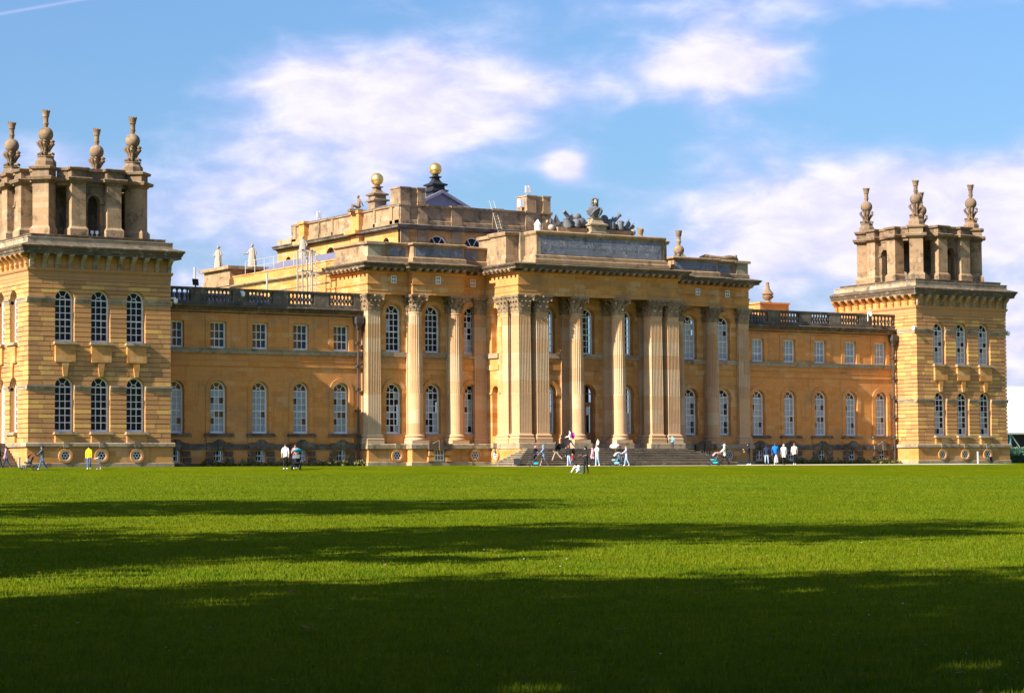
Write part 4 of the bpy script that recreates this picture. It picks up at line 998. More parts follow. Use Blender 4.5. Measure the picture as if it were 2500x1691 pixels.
# ---- portrait bust and trophies of arms on the portico attic
AT = 17.64; YBU = -2.0
bust = empty('portrait_bust', None, (XC, YBU, AT)); tag(bust, 'grey weathered portrait bust with long curled wig on stone pedestal above portico', 'bust')
MB().sqlathe([(.86, 0), (.86, .10), (.70, .14), (.70, .58), (.82, .62), (.82, .72), (.60, .80), (.46, 1.0), (.42, 1.14), (.46, 1.18), (.50, 1.24)], 0, 0, 1, .8).build('pedestal', 'band_stone', bust)
b = MB()
def ell(r, z, rx, ry, cx=0, cy=0, n=16, fold=0.0, k=7): return [(cx+(rx+fold*math.cos(k*2*math.pi*j/n))*math.cos(2*math.pi*j/n)*r, cy+(ry+fold*math.cos(k*2*math.pi*j/n))*math.sin(2*math.pi*j/n)*r, z) for j in range(n)]
b.loft([ell(1, 1.24, .30, .24), ell(1, 1.35, .40, .30, n=16), ell(1, 1.55, .62, .36, fold=.02), ell(1, 1.80, .74, .38, fold=.025), ell(1, 1.98, .66, .34, fold=.02), ell(1, 2.08, .42, .26), ell(1, 2.14, .17, .17), ell(1, 2.3, .13, .14)])
b.tube([(-.62, -.3, 1.35), (-.3, -.42, 1.75), (.15, -.36, 2.0)], [.06, .09, .05], 6); b.tube([(.05, -.42, 1.3), (.25, -.42, 1.7), (.42, -.3, 2.0)], [.05, .07, .05], 6)
b.build('draped_shoulders', 'lead_statue', bust, True)
b = MB(); b.ball((0, -.08, 2.46), .19, 14, 10, .82, .95, 1.25); b.prism([(-.03, -.25, 2.42), (.03, -.25, 2.42), (0, -.25, 2.52)], (0, -.06, -.02)); b.build('head', 'marble_statue', bust, True)
b = MB(); rng = random.Random(4)
for sx in (-1, 1):
    for k in range(7): b.ball((sx*(.20+.05*rng.random()), -.05+.06*(k % 2), 2.66-.11*k), .10, 8, 6)
    for k in range(3): b.ball((sx*.17, .10, 2.55-.15*k), .12, 8, 6)
for k in range(5): b.ball((-.14+.07*k, -.04, 2.68+.04*math.sin(k*.8)), .085, 8, 6)
b.ball((0, .06, 2.60), .19, 10, 8); b.build('wig', 'lead_statue', bust, True)
def trophy(x0, sg, label, seed):
    rng = random.Random(seed); pa = empty('trophy_of_arms', None, (x0, YBU+.25, AT)); tag(pa, label, 'sculpture', 'carved trophies flanking the bust')
    MB().box(-1.35, 1.35, -.4, .5, 0, .38).build('plinth', 'weathered_stone', pa)
    def part(nm, q, m_='lead_statue', sm=True): q.build(nm, m_, pa, sm)
    for x, z, r in ((-1.05, .85, .46), (-.55, .72, .42), (0, .62, .38), (.55, .56, .34), (1.0, .5, .28), (-.8, 1.28, .30), (-.25, 1.02, .28)): q = MB(); q.ball((sg*x, .12, z), r, 12, 8, 1.1, .8, 1.0); part('carved_mass', q)
    q = MB(); q.lathe([(.27, 0), (.31, .1), (.31, .5), (.27, .6)], 0, 0, 14); M_ = Matrix.Translation((sg*-.35, -.30, .42)) @ Matrix.Rotation(sg*R(-12), 4, 'Y'); part('drum', MB().add(q, M_))
    q = MB(); q.lathe([(.34, 0), (.36, .2), (.25, .55), (.30, .7)], 0, 0, 12); part('cuirass', MB().add(q, Matrix.Translation((sg*.30, -.28, .40)) @ Matrix.Rotation(sg*R(14), 4, 'Y')))
    part('cannon', MB().tube([(sg*-.35, .05, .8), (sg*.25, 0, 1.35), (sg*.48, -.02, 1.58), (sg*.55, -.02, 1.64)], [.20, .15, .14, .19], 12))
    for bx0, ang, ln, wd_ in ((.75, 34, 1.15, .42), (1.05, 52, 1.0, .36), (-.55, 22, 1.15, .40)):
        c_, s_ = math.cos(R(ang)), math.sin(R(ang)); px0, pz0 = bx0, .42; q = MB()
        q.tube([(sg*px0, -.1, pz0), (sg*(px0+s_*ln), -.14, pz0+c_*ln)], .03, 6)
        fl = [(px0+s_*ln*.30, pz0+c_*ln*.30), (px0+s_*ln*.95, pz0+c_*ln*.95), (px0+s_*ln*.78+wd_*c_*.8, pz0+c_*ln*.78-wd_*s_*.8), (px0+s_*ln*.5+wd_*c_, pz0+c_*ln*.5-wd_*s_), (px0+s_*ln*.2+wd_*c_*.8, pz0+c_*ln*.2-wd_*s_*.8)]
        q.prism([(sg*x, -.12+.05*(k % 2), z) for k, (x, z) in enumerate(fl)], (0, .10, 0)); part('flag', q, sm=False)
    part('cannonball', MB().ball((sg*1.72, -.05, .32), .26, 14, 10), 'marble_statue')
    part('gun_barrel', MB().tube([(sg*1.2, .2, .5), (sg*1.85, .15, .78), (sg*2.0, .15, .82)], [.14, .11, .13], 8), 'weathered_stone')
trophy(XC-2.15, -1, 'dark carved trophy of flags, drums and cannon left of the bust', 1); trophy(XC+1.95, 1, 'dark carved trophy of flags and shields right of the bust', 2)
q = MB().lathe([(.20, 0), (.16, .08), (.22, .3), (.28, .5), (.2, .45)], n=12)
for k in range(8):
    a = 2*math.pi*k/8; q.prism([(.26*math.cos(a+d), .26*math.sin(a+d), .46) for d in (-.25, .25)]+[(.30*math.cos(a), .30*math.sin(a), .66)], (-.05*math.cos(a), -.05*math.sin(a), 0))
tag(q.build('stone_coronet', 'finial_stone', None, True, (48.95, -2.3, AT)), 'small lichened stone coronet standing on the attic right of the trophies', 'ornament')
q = MB().lathe([(.26, 0), (.24, .1), (.24, .5), (.30, .52), (.28, .6), (.03, .95)], n=12); tag(q.build('roof_vent', 'white_paint', None, True, (39.9, -1.6, 17.6)), 'small white louvred roof vent with pointed cap on the portico attic', 'vent')
# reclining carved figures on the right attic
q = MB()
rng = random.Random(2)
q.tube([(-1.8, 0, .12), (-1.2, 0, .24), (-.5, 0, .20), (.4, 0, .16), (1.2, 0, .26), (1.8, 0, .2), (2.05, 0, .10)], [.12, .22, .17, .18, .22, .2, .1], 8); q.ball((1.75, -.1, .38), .15, 8, 6); q.tube([(-1.3, -.15, .3), (-.9, -.2, .12)], [.1, .07], 6); q.box(-1.4, 1.7, -.3, .3, -.02, .10)
tag(q.build('reclining_sculpture', 'finial_stone', None, True, (59.9, 2.2, 16.62)), 'eroded stone sculpture lying along the right attic', 'sculpture')
# ---- robed statues on the rear range
def robed(x, y, z, rot, arm, label):
    pa = empty('robed_statue', None, (x, y, z), rot); tag(pa, label, 'statue', 'robed statues on the rear roof')
    b = MB(); b.loft([ell(1, 0, .36, .30, fold=.03), ell(1, .4, .33, .27, fold=.035, cx=.02), ell(1, .9, .27, .22, fold=.03), ell(1, 1.25, .26, .19, fold=.02), ell(1, 1.45, .25, .16, fold=.01), ell(1, 1.56, .12, .11), ell(1, 1.62, .07, .08)])
    b.build('robe', 'marble_statue', pa, True)
    b = MB().ball((0, -.02, 1.76), .125, 12, 8, .9, 1, 1.2); b.ball((0, .05, 1.78), .13, 10, 8); b.build('head', 'marble_statue', pa, True)
    for sg in (-1, 1):
        e = (sg*.36, -.05, 1.12); h = (sg*.30, -.24, .98) if not (arm and sg < 0) else (sg*.75, -.25, 1.05)
        MB().tube([(sg*.21, 0, 1.42), e, h], [.085, .075, .05], 8).build('arm', 'marble_statue', pa, True)
    MB().box(-.4, .4, -.35, .35, -.12, .02).build('base', 'marble_statue', pa)
robed(27.8, 28.7, 16.72, R(-60), False, 'pale robed statue leaning on the pavilion corner, furthest left')
robed(29.6, 26.0, 16.72, R(-40), True, 'pale robed statue with outstretched arm, middle one of three')
robed(31.2, 20.0, 16.95, R(-40), True, 'pale robed statue holding a rod, in front of the hall')
# seated figure on the hall parapet
b = empty('seated_statue', None, (37.4, 21.9, 21.4), R(-100)); tag(b, 'brown stone seated nude statue on the hall parapet by the gilded ball', 'statue')
q = MB(); q.loft([ell(1, .22, .2, .17), ell(1, .45, .19, .14, cy=.03), ell(1, .8, .24, .15, cy=.06), ell(1, .95, .2, .12, cy=.06), ell(1, 1.0, .07, .07, cy=.03)]); q.tube([(-.1, 0, .3), (-.12, -.5, .5), (-.12, -.62, -.05), (-.12, -.75, -.08)], [.13, .10, .07, .05], 8); q.tube([(.1, 0, .3), (.14, -.5, .42), (.14, -.6, -.05), (.14, -.72, -.08)], [.13, .10, .07, .05], 8)
q.build('body', 'finial_stone', b, True)
MB().ball((0, 0, 1.18), .13, 12, 8, 1, 1, 1.2).build('head', 'finial_stone', b, True)
for sg in (-1, 1): MB().tube([(sg*.22, .05, .9), (sg*.36, .2, .62), (sg*.3, .34, .35)], [.07, .06, .045], 8).build('arm', 'finial_stone', b, True)
MB().box(-.35, .35, -.85, .3, -.12, .12).build('block', 'finial_stone', b)
# ---- roof furniture: caged ladder, rails, ladders, aerials, cameras
lad = empty('caged_ladder', None, (26.2, 8.6, 11.4)); tag(lad, 'galvanised caged ladder climbing from the wing roof to the lead roof', 'ladder')
for x in (-.35, .15): MB().tube([(x, 0, 0), (x, 0, 4.9)], .045, 6).build('stile', 'galvanised', lad)
for k in range(15): MB().tube([(-.35, 0, .25+.31*k), (.15, 0, .25+.31*k)], .02, 5).build('rung', 'galvanised', lad)
for k in range(6): MB().tube([(-.35, 0, 2.2+.5*k), (-.45, -.5, 2.2+.5*k), (-.1, -.7, 2.2+.5*k), (.25, -.5, 2.2+.5*k), (.15, 0, 2.2+.5*k)], .025, 5).build('hoop', 'galvanised', lad)
tw = empty('access_tower', None, (24.0, 6.3, 11.3)); tag(tw, 'cream steel access tower of posts and platforms above the left wing', 'scaffold')
for x, y in ((0, 0), (.8, 0), (0, .8), (.8, .8)): MB().box(x-.05, x+.05, y-.05, y+.05, 0, 4.95).build('post', 'galvanised', tw)
for z in (1.6, 3.3, 4.85):
    for a, c in (((-.05, -.05), (.85, .05)), ((-.05, .75), (.85, .85))): MB().box(a[0], c[0], a[1], c[1], z, z+.09).build('rail', 'galvanised', tw)
    for x in (0, .8): MB().box(x-.045, x+.045, .05, .75, z+.002, z+.085).build('rail', 'galvanised', tw)
rl = empty('roof_railing', None, (27.2, 9, 15.76)); tag(rl, 'thin pale safety railing along the rear lead roof', 'railing')
for k in range(8): MB().tube([(0, 1.7*k+1.5, 0), (0, 1.7*k+1.5, 1.0)], .03, 5).build('post', 'galvanised', rl)
for z in (.5, 1.0): MB().tube([(0, 1.5, z), (0, 13.4, z)], .022, 5).build('rail', 'galvanised', rl)
for x, y, h, lb in ((22.4, 9.0, 3.4, 'slim cream vent pole rising above the left wing roof, nearest the access tower'), (18.3, 13.0, 4.0, 'slim cream vent pole rising above the left wing roof beside the robed statues')):
    tag(MB().tube([(x, y, 11.2), (x, y, 11.2+h)], .08, 8).build('vent_pole', 'galvanised', None), lb, 'pole')
gd = empty('gangway_ladder', None, (46.6, 14.6, 19.4)); tag(gd, 'thin metal ladder leaning over the hall parapet', 'ladder')
for x in (0, .42): MB().tube([(x, 0, 0), (x-.25, .6, 2.0), (x-.3, .9, 2.7), (x-.3, 1.2, 2.6)], .022, 5).build('stile', 'galvanised', gd)
for k in range(8): MB().tube([(-.03*k, .075*k, .1+.25*k), (.42-.03*k, .075*k, .1+.25*k)], .014, 4).build('rung', 'galvanised', gd)
def aerial(x, y, z, n, lb):
    pa = empty('aerial', None, (x, y, z)); tag(pa, lb, 'aerial', 'white roof aerials')
    for k in range(n): MB().box(.28*k-.10, .28*k+.10, -.06, .06, .3, .85).build('panel', 'white_paint', pa); MB().tube([(.28*k, 0, 0), (.28*k, 0, .4)], .025, 5).build('mast', 'galvanised', pa)
aerial(50.2, 15.8, 22.74, 2, 'pair of white panel aerials on top of the right chimney'); aerial(38.0, 30.2, 21.36, 2, 'pair of white panel aerials on the far end of the hall parapet')
tag(MB().box(49.35, 49.78, 15.5, 15.9, 21.75, 22.45).box(49.7, 49.82, 15.6, 15.8, 21.9, 22.2).build('equipment_box', 'white_paint', None), 'white equipment box fixed to the left side of the right chimney', 'box')
def camera_unit(x, y, z, rot, lb, pole=0):
    pa = empty('security_camera', None, (x, y, z), rot); tag(pa, lb, 'camera', 'white security cameras')
    MB().box(-.05, .05, -.42, 0, .10, .2).build('bracket', 'white_paint', pa); MB().lathe([(.14, .12), (.16, -.05), (.12, -.18), (.04, -.24)], 0, -.42, 12).build('dome', 'white_paint', pa, True)
    if pole: MB().tube([(0, 0, .15), (0, 0, -pole)], .04, 6).build('pole', 'white_paint', pa)
camera_unit(10.42, .25, 11.55, R(70), 'white dome camera on the left tower corner above the wing'); camera_unit(XL-.02, .12, 11.45, R(-60), 'white dome camera on the right tower corner facing the lawn'); camera_unit(XL+10.42, .3, 11.35, R(70), 'white dome camera on the outer edge of the right tower'); camera_unit(17.1, 2.72, 12.4, 0, 'white dome camera on the left wing balustrade'); camera_unit(76.2, 2.6, 12.75, 0, 'white camera on a short pole at the right wing balustrade', .6)
def flood(x, y, z, rot, lb):
    pa = empty('floodlight', None, (x, y, z), rot); tag(pa, lb, 'floodlight', 'black floodlights')
    MB().prism([(-.22, -.14, .12), (.22, -.14, .12), (.24, -.06, .58), (-.24, -.06, .58)], (0, .16, 0)).build('housing', 'dark_metal', pa); MB().box(-.03, .03, -.05, .05, 0, .14).build('stand', 'dark_metal', pa)
    q = MB(); q.face([(-.18, -.145, .16), (.18, -.145, .16), (.20, -.075, .54), (-.20, -.075, .54)]); q.build('lens', 'room_dark', pa)
flood(13.6, 2.85, 12.78, R(20), 'small floodlight on the left wing balustrade'); q_ = onp(1262, 1134, -6.6); flood(q_.x, -6.6, gz(-6.6), R(-35), 'black floodlight on the ground at the left end of the steps'); flood(86.6, -1.0, gz(-1), R(20), 'black floodlight on the ground before the right tower')
tag(MB().box(-.05, .05, -.05, .05, 0, 1.0).box(-.055, .055, -.055, .055, .94, 1.02).build('white_post', 'white_paint', None, False, (84.9, -1.3, gz(-1.3))), 'plain white marker post standing before the right tower', 'post')
for k, (x, lb) in enumerate(((-.95, 'short cream post beside the left tower steps, further one'), (-.35, 'short cream post beside the left tower steps, nearer one'))):
    tag(MB().box(-.06, .06, -.06, .06, 0, .62).box(-.07, .07, -.07, .07, .62, .68).build('low_post', 'galvanised', None, False, (x, -.9, gz(-.9))), lb, 'post')
for k, (x, lb) in enumerate(((4.98, 'small white lamp box in the left tower arch, further left'), (5.34, 'small white lamp box in the left tower arch, further right'))):
    tag(MB().box(-.1, .1, -.06, .06, .22, .44).box(-.03, .03, -.03, .03, 0, .22).build('lamp_box', 'white_paint', None, False, (x, 1.05, 15.77)), lb, 'lamp')
# side steps of the left tower
ss = empty('side_steps', None, (0, 0, 0)); tag(ss, 'worn stone steps rising along the outer side of the left tower', 'steps')
for k in range(9): MB().box(-2.1, -.28, 1.2+.30*k, 4.2, -.2, .185*(k+1)-.04).box(-2.14, -.28, 1.16+.30*k, 4.2, .185*(k+1)-.04, .185*(k+1)).build('step', 'step_stone', ss)
MB().box(-2.6, -.28, 4.2, 7.0, -.2, 1.65).build('landing', 'step_stone', ss)
# ---- marquee, hedge and small trees beyond the right tower
mq = empty('marquee', None, (137, 44, 0)); tag(mq, 'white marquee on scaffold legs beyond the right tower', 'marquee')
b = MB(); b.loft([[(-16, -8, 3.45), (16, -8, 3.45), (16, 10, 3.45), (-16, 10, 3.45)], [(-16, -8, 3.6), (16, -8, 3.6), (16, 10, 3.6), (-16, 10, 3.6)], [(-13, -4.2, 6.6), (13, -4.2, 6.6), (13, 5, 6.6), (-13, 5, 6.6)], [(-9, -.4, 8.9), (9, -.4, 8.9), (9, .4, 8.9), (-9, .4, 8.9)]]); b.build('canopy', 'tent_white', mq)
for k in range(5): MB().tube([(-14+6.5*k, -8.02, 3.62), (-12+6*k, -4.25, 6.65), (-8+4*k, -.45, 8.92)], .05, 5).build('seam', 'galvanised', mq)
MB().box(-15.5, 15.5, -7, 9, 0.2, 3.44).build('interior_shade', 'dark_metal', mq)  # solid dark box paints in the shade under the canopy
for k in range(9):
    x = -16+4*k; MB().tube([(x, -8.2, 0), (x, -8.2, 3.5)], .12, 6).build('leg', 'blue_pole', mq); MB().tube([(x, -8.25, 3.4), (x+3, -8.25, .2)], .07, 5).build('brace', 'galvanised', mq)
for z in (1.9, 3.4): MB().tube([(-16, -8.3, z), (20, -8.3, z)], .09, 6).build('rail', 'galvanised', mq)
def leaves(b, c, rad, n, size, rng, flat=1.0):
    for _ in range(n):
        a = rng.random()*2*math.pi; zz = rng.uniform(-1, 1); r = rng.random()**.45; s = math.sqrt(1-zz*zz)
        p = Vector((c[0]+rad[0]*r*s*math.cos(a), c[1]+rad[1]*r*s*math.sin(a), c[2]+rad[2]*r*zz))
        d = Vector((rng.gauss(0, 1), rng.gauss(0, 1), rng.gauss(0, 1)*flat)).normalized(); e = d.orthogonal().normalized()*size*(.6+.8*rng.random()); f = d.cross(e).normalized()*size*(.5+.7*rng.random())
        b.face([tuple(p-e-f*.4), tuple(p+f), tuple(p+e-f*.4), tuple(p-f)])
plain('hedge_leaf', (0.035, 0.06, 0.018), 0.8, var=0.5, vscale=2); plain('pale_hedge', (0.06, 0.14, 0.09), 0.7, var=0.3, vscale=2); plain('yellow_leaf', (0.16, 0.17, 0.02), 0.7, var=0.4, vscale=2)
rng = random.Random(11)
def hedge(x0, x1, y, z0, h, dpt, m1, lb):
    b = MB(); b.box(x0+.15, x1-.15, y+.15, y+dpt-.15, z0, z0+h-.15); leaves_n = int((x1-x0)*h*22)
    for _ in range(leaves_n):
        x = rng.uniform(x0, x1); z = rng.uniform(z0, z0+h); yy = y+rng.uniform(-.05, .3) if rng.random() < .8 else y+rng.uniform(0, dpt); leaves(b, (x, yy, z if yy < y+.3 else z0+h), (.1, .1, .1), 1, .13, rng)
    tag(b.build('hedge', m1, None), lb, 'hedge')
hedge(101, 122, 12, 0, 1.0, 1.4, 'hedge_leaf', 'dark clipped hedge behind the right tower'); hedge(112, 140, 26, 0.0, 1.75, 1.0, 'pale_hedge', 'pale green raised hedge below the marquee')
# ---- trees to the left of the view, whose shadows lie across the lawn; last four added to block sky light
EX, NX = Vector((.99, .1414)), Vector((-.1414, .99))
def tree(s, n, h, Rr, V, label, seed, lumps=120, per=62):
    rng = random.Random(seed); p = EX*s+NX*n; z0 = gz(p.y); pa = empty('lawn_tree', None, (p.x, p.y, z0)); tag(pa, label, 'tree', 'trees left of the view')
    b = MB(); b.tube([(0, 0, -.3), (.1, .05, h*.35), (.2, -.1, h*.7), (0, 0, h+V*.5)], [.65, .48, .34, .12], 10)
    for k in range(9):
        a = rng.random()*6.28; z1 = h*(.35+.5*rng.random()); b.tube([(.1, 0, z1), (Rr*.4*math.cos(a), Rr*.4*math.sin(a), z1+1.6), (Rr*.8*math.cos(a), Rr*.8*math.sin(a), z1+2.6+rng.random()*2)], [.2, .13, .05], 6)
    b.build('trunk', 'bark', pa, True)
    b = MB()
    for _ in range(lumps):
        a = rng.random()*6.28; zz = rng.uniform(-1, 1); r = 1.08*rng.random()**.5; s_ = math.sqrt(1-zz*zz)*(1-.25*max(0, zz))
        q = rng.uniform(.55, 1.6); leaves(b, (Rr*.86*r*s_*math.cos(a), Rr*.86*r*s_*math.sin(a), h+V*.9*r*zz), (1.7*q, 1.7*q, 1.2*q), per, .30, rng)
    b.build('crown', 'leaf_green', pa)
tree(-67, -85.5, 16, 9.5, 10, 'tall leafy tree beyond the left edge, furthest from the viewer', 1)
tree(-78, -107.8, 16, 8.6, 13, 'tall narrow leafy tree beyond the left edge, middle of the row', 2)
tree(-89, -99, 14, 9.5, 10, 'broad leafy tree standing behind the middle tree', 3)
tree(-95, -110, 16, 7.5, 10, 'slim leafy tree standing behind the middle tree', 8)
tree(-87, -124.2, 15, 7.6, 9, 'leafy tree beyond the left edge beside the viewer', 4)
tree(-92, -134, 20, 8.5, 10, 'tallest leafy tree just left of the viewer', 5)
tree(-102, -124.2, 18, 7.6, 11, 'leafy tree further left of the viewer', 6)
tree(-94, -150, 15, 9.0, 9, 'leafy tree behind the viewer', 7)
tree(-76, -155, 15, 9.0, 9, 'unseen broad tree added straight behind the viewer to block the sky', 9)  # this and the next: added out of view to cut sky light
tree(-58, -152, 14, 8.5, 9, 'unseen tree added behind the viewer to the right to block the sky', 10)
tree(-83, -132, 14, 11.0, 5, 'unseen spreading tree added over the left foreground to darken the lawn', 12, 90, 130)  # this and the next: crowns added overhead, unseen, to darken the near lawn
tree(-64, -141, 14, 11.5, 5, 'unseen spreading tree added over the right foreground to darken the lawn', 13, 90, 130)
# ---- flower beds against the wings
def bed(x0, x1, y, lb, seed):
    rng = random.Random(seed); b = MB()
    x = x0
    while x < x1:
        h = rng.uniform(.15, .5); leaves(b, (x, y+rng.uniform(-.3, .2), gz(y)+h*.5), (.28, .3, h*.7), 38, .085, rng); x += rng.uniform(.18, .5)
    o = b.build('flower_bed', 'bed_leaf', None); tag(o, lb, kind='stuff')
bed(14.0, 26.6, 2.1, 'low yellow-green plants along the foot of the left wing', 5); bed(64.5, 79.0, 2.1, 'low straggly plants along the foot of the right wing', 6)
# a small clipped tree at the right edge
st_ = empty('small_tree', None, (103.2, 6.0, 0)); tag(st_, 'small yellow-green standard tree before the dark hedge', 'tree')
MB().tube([(0, 0, 0), (.03, 0, .6), (0, 0, 1.0)], [.05, .04, .03], 6).build('trunk', 'bark', st_)
q = MB(); leaves(q, (0, 0, 1.15), (.75, .75, .28), 420, .10, rng); q.build('crown', 'yellow_leaf', st_)
# ---- fallen leaves and daisies on the near lawn
plain('dead_leaf', (0.16, 0.08, 0.03), 0.8, var=0.4); plain('daisy_white', (0.75, 0.75, 0.7), 0.8)
def litter(n, m_, sz, nm_, lb, seed):
    rng = random.Random(seed); q = MB()
    for _ in range(n):
        d = 14+40*rng.random()**1.4; la = (rng.random()-.5)*.5; x = CAM.x+d*math.sin(YAW)+d*la*math.cos(YAW); y = CAM.y+d*math.cos(YAW)-d*la*math.sin(YAW); z = gz(y)+.04; a = rng.random()*6.28; r_ = sz*(.6+.8*rng.random()); tz = r_*rng.uniform(-.3, .6)
        q.face([(x+r_*math.cos(a), y+r_*math.sin(a), z+tz), (x-.5*r_*math.sin(a), y+.5*r_*math.cos(a), z), (x-r_*math.cos(a), y-r_*math.sin(a), z), (x+.5*r_*math.sin(a), y-.5*r_*math.cos(a), z)])
    tag(q.build(nm_, m_, None), lb, kind='stuff')
litter(70, 'dead_leaf', .05, 'fallen_leaves', 'scattered dry brown leaves on the near lawn', 1); litter(160, 'daisy_white', .012, 'daisies', 'tiny white daisies dotted over the lawn', 2)
# ---- grass blades on the near lawn
import numpy as np
rg = np.random.default_rng(3); N = 560000
dd = 12.5+(150-12.5)*rg.random(N)**2.1; lat = (rg.random(N)-.5)*.52
fx, fy = math.sin(YAW), math.cos(YAW); px_ = CAM.x+dd*fx+dd*lat*fy; py_ = CAM.y+dd*fy-dd*lat*fx; pz_ = np.where(py_ > -9, SL*py_, np.where(py_ > -22, -.162+.0452*(py_+9), -.75+.0153*(py_+22)))
hh = (.018+.032*rg.random(N))*(1+.6*np.exp(-(dd-12)/9)); aa = rg.random(N)*6.283; wd = (.003+.003*rg.random(N))*(1+.02*(dd-12)); ln = .6*hh*rg.random(N); la = rg.random(N)*6.283
co = np.empty((N, 3, 3), np.float32); co[:, 0] = np.stack([px_-wd*np.cos(aa), py_-wd*np.sin(aa), pz_-.005], 1); co[:, 1] = np.stack([px_+wd*np.cos(aa), py_+wd*np.sin(aa), pz_-.005], 1); co[:, 2] = np.stack([px_+ln*np.cos(la), py_+ln*np.sin(la), pz_+hh], 1)
me = bpy.data.meshes.new('grass'); me.vertices.add(3*N); me.vertices.foreach_set('co', co.ravel()); me.loops.add(3*N); me.loops.foreach_set('vertex_index', np.arange(3*N, dtype=np.int32)); me.polygons.add(N); me.polygons.foreach_set('loop_start', np.arange(0, 3*N, 3, dtype=np.int32)); me.update(); me.materials.append(MATS['grass_blade'])
tag(obj('grass', me), 'short green grass of the near lawn', kind='stuff')
# ================================================================== people
def cmat(name, col, rough=0.85):
    if name not in MATS: plain(name, col, rough, var=0.12, vscale=9, spec=0.2)
    return name
cmat('skin', (0.52, 0.30, 0.21), 0.6); cmat('skin_dark', (0.22, 0.12, 0.08), 0.6)
cmat('hair_brown', (0.06, 0.035, 0.02)); cmat('hair_dark', (0.018, 0.014, 0.012)); cmat('hair_red', (0.22, 0.07, 0.025)); cmat('hair_grey', (0.35, 0.34, 0.33)); cmat('hair_blond', (0.34, 0.22, 0.10))
def face_dir(c):
    d = {'L': -rt, 'R': rt, 'T': -fw, 'A': fw, 'LT': -rt-fw, 'RT': rt-fw, 'LA': -rt+fw, 'RA': rt+fw}[c]; return math.atan2(d.x, -d.y)
def limb(o, ang, ln, side=0.0):          # forward swing angle in degrees, 0 = straight down
    a = R(ang); return (o[0]+side, o[1]-ln*math.sin(a), o[2]-ln*math.cos(a))
def person(label, u, v, Y, px, face, top, legs, shoe, hair='hair_brown', skin='skin', sleeve=True, shorts=False, hem=0.86, step=18, arms=((8, 15), (8, 15)), long=False, cap=None, z=None, bulk=1.0, bend=0.0, knee=None, spread=0.0, slim=1.0, group=None, thick_leg=1.0, child=False):
    P_ = onp(u, v, Y); zz = gz(Y)+.004 if z is None else z
    dist = (P_-CAM).dot(fw); H = px*dist/5843.82; k = H/1.75
    bx_ = R(bend); pel = (0, 0, .93)
    def sp(h, off=0.0): return (0, -h*math.sin(bx_)-off, .93+h*math.cos(bx_))
    spine, chest, neck = sp(.20), sp(.42), sp(.58); hb = (neck[0], neck[1]-.01, neck[2]+.075); ht = (neck[0], neck[1]-.03, neck[2]+.17)
    V, E, T, Rd = [], [], [], []
    def add(p, r, par, tg):
        V.append(p); Rd.append(r if isinstance(r, tuple) else (r, r)); i = len(V)-1
        if par is not None: E.append((par, i)); T.append(tg)
        return i
    hs = 1.12 if child else 1.0
    i0 = add(pel, (.155*bulk*slim, .125*bulk), None, None); i1 = add(spine, (.142*bulk*slim, .115*bulk), i0, 'top'); i2 = add(chest, (.165*bulk*slim, .125*bulk), i1, 'top'); i3 = add(neck, .06, i2, 'top')
    i4 = add(hb, (.078*hs, .09*hs), i3, 'skin'); i5 = add(ht, (.072*hs, .085*hs), i4, 'skin'); add((hb[0], hb[1]-.105*hs, hb[2]+.03), .016, i4, 'skin')
    for sg, (sh, el_) in zip((-1, 1), arms):
        S = (sg*.19*slim, chest[1], chest[2]+.07); Eb = limb(S, sh-bend*.5, .29, sg*.045); Wr = limb(Eb, sh+el_-bend*.5, .25, -sg*.01); Pm = limb(Wr, sh+el_, .07)
        a = add(S, .068*bulk, i2, 'top'); b_ = add(Eb, .048*bulk, a, 'top'); c = add(Wr, .034*(1.2 if sleeve else 1), b_, 'top' if sleeve else 'skin'); d = add(Pm, .032, c, 'skin')
        for f in range(4):
            q = add((Pm[0]+sg*0.0, Pm[1]-.018+.012*f-.02, Pm[2]-.035), .010, d, 'skin'); add((Pm[0]-sg*.012, Pm[1]-.02+.012*f-.02, Pm[2]-.075+.006*abs(f-1)), .008, q, 'skin')
        q = add((Pm[0], Pm[1]-.05, Pm[2]+.0), .011, d, 'skin'); add((Pm[0]-sg*.008, Pm[1]-.065, Pm[2]-.03), .009, q, 'skin')
    sw = (step, -step) if not isinstance(step, tuple) else step
    for sg, s_, kn in zip((-1, 1), sw, knee or (max(0, -step if not isinstance(step, tuple) else 0)*0+4, 14 if (step if not isinstance(step, tuple) else 1) else 3)):
        Hp = (sg*.088, 0, .89); Kn = limb(Hp, s_, .42, sg*spread); An = limb(Kn, s_-kn, .42, sg*spread*.4); To = (An[0], An[1]-.14*math.cos(R(s_-kn)), An[2]-.035+.10*math.sin(R(s_-kn))*.6)
        a = add(Hp, .098*thick_leg, i0, 'legs'); b_ = add(Kn, .062*thick_leg, a, 'legs'); c = add(An, .047*thick_leg, b_, 'skin' if shorts else 'legs'); add(To, (.040, .034), c, 'shoe')
    me = bpy.data.meshes.new('skeleton'); me.from_pydata(V, E, []); o = bpy.data.objects.new('skeleton', me); COL.objects.link(o)
    sk = o.modifiers.new('skin', 'SKIN'); sk.use_smooth_shade = True
    o.modifiers.new('sub', 'SUBSURF').levels = 1
    for n, sv in enumerate(me.skin_vertices[0].data): sv.radius = Rd[n]; sv.use_root = (n == 0)
    dg = bpy.context.evaluated_depsgraph_get(); dg.update(); ev = o.evaluated_get(dg); nm = bpy.data.meshes.new_from_object(ev, depsgraph=dg)
    bpy.data.objects.remove(o); nm.name = 'person'
    nm.materials.clear(); slots = ['skin', 'top', 'legs', 'shoe']
    for m_ in (skin, top, legs, shoe): nm.materials.append(MATS[m_])
    import numpy as np
    A = np.array([V[a] for a, _ in E]); B = np.array([V[b] for _, b in E]); D = B-A; L2 = (D*D).sum(1)
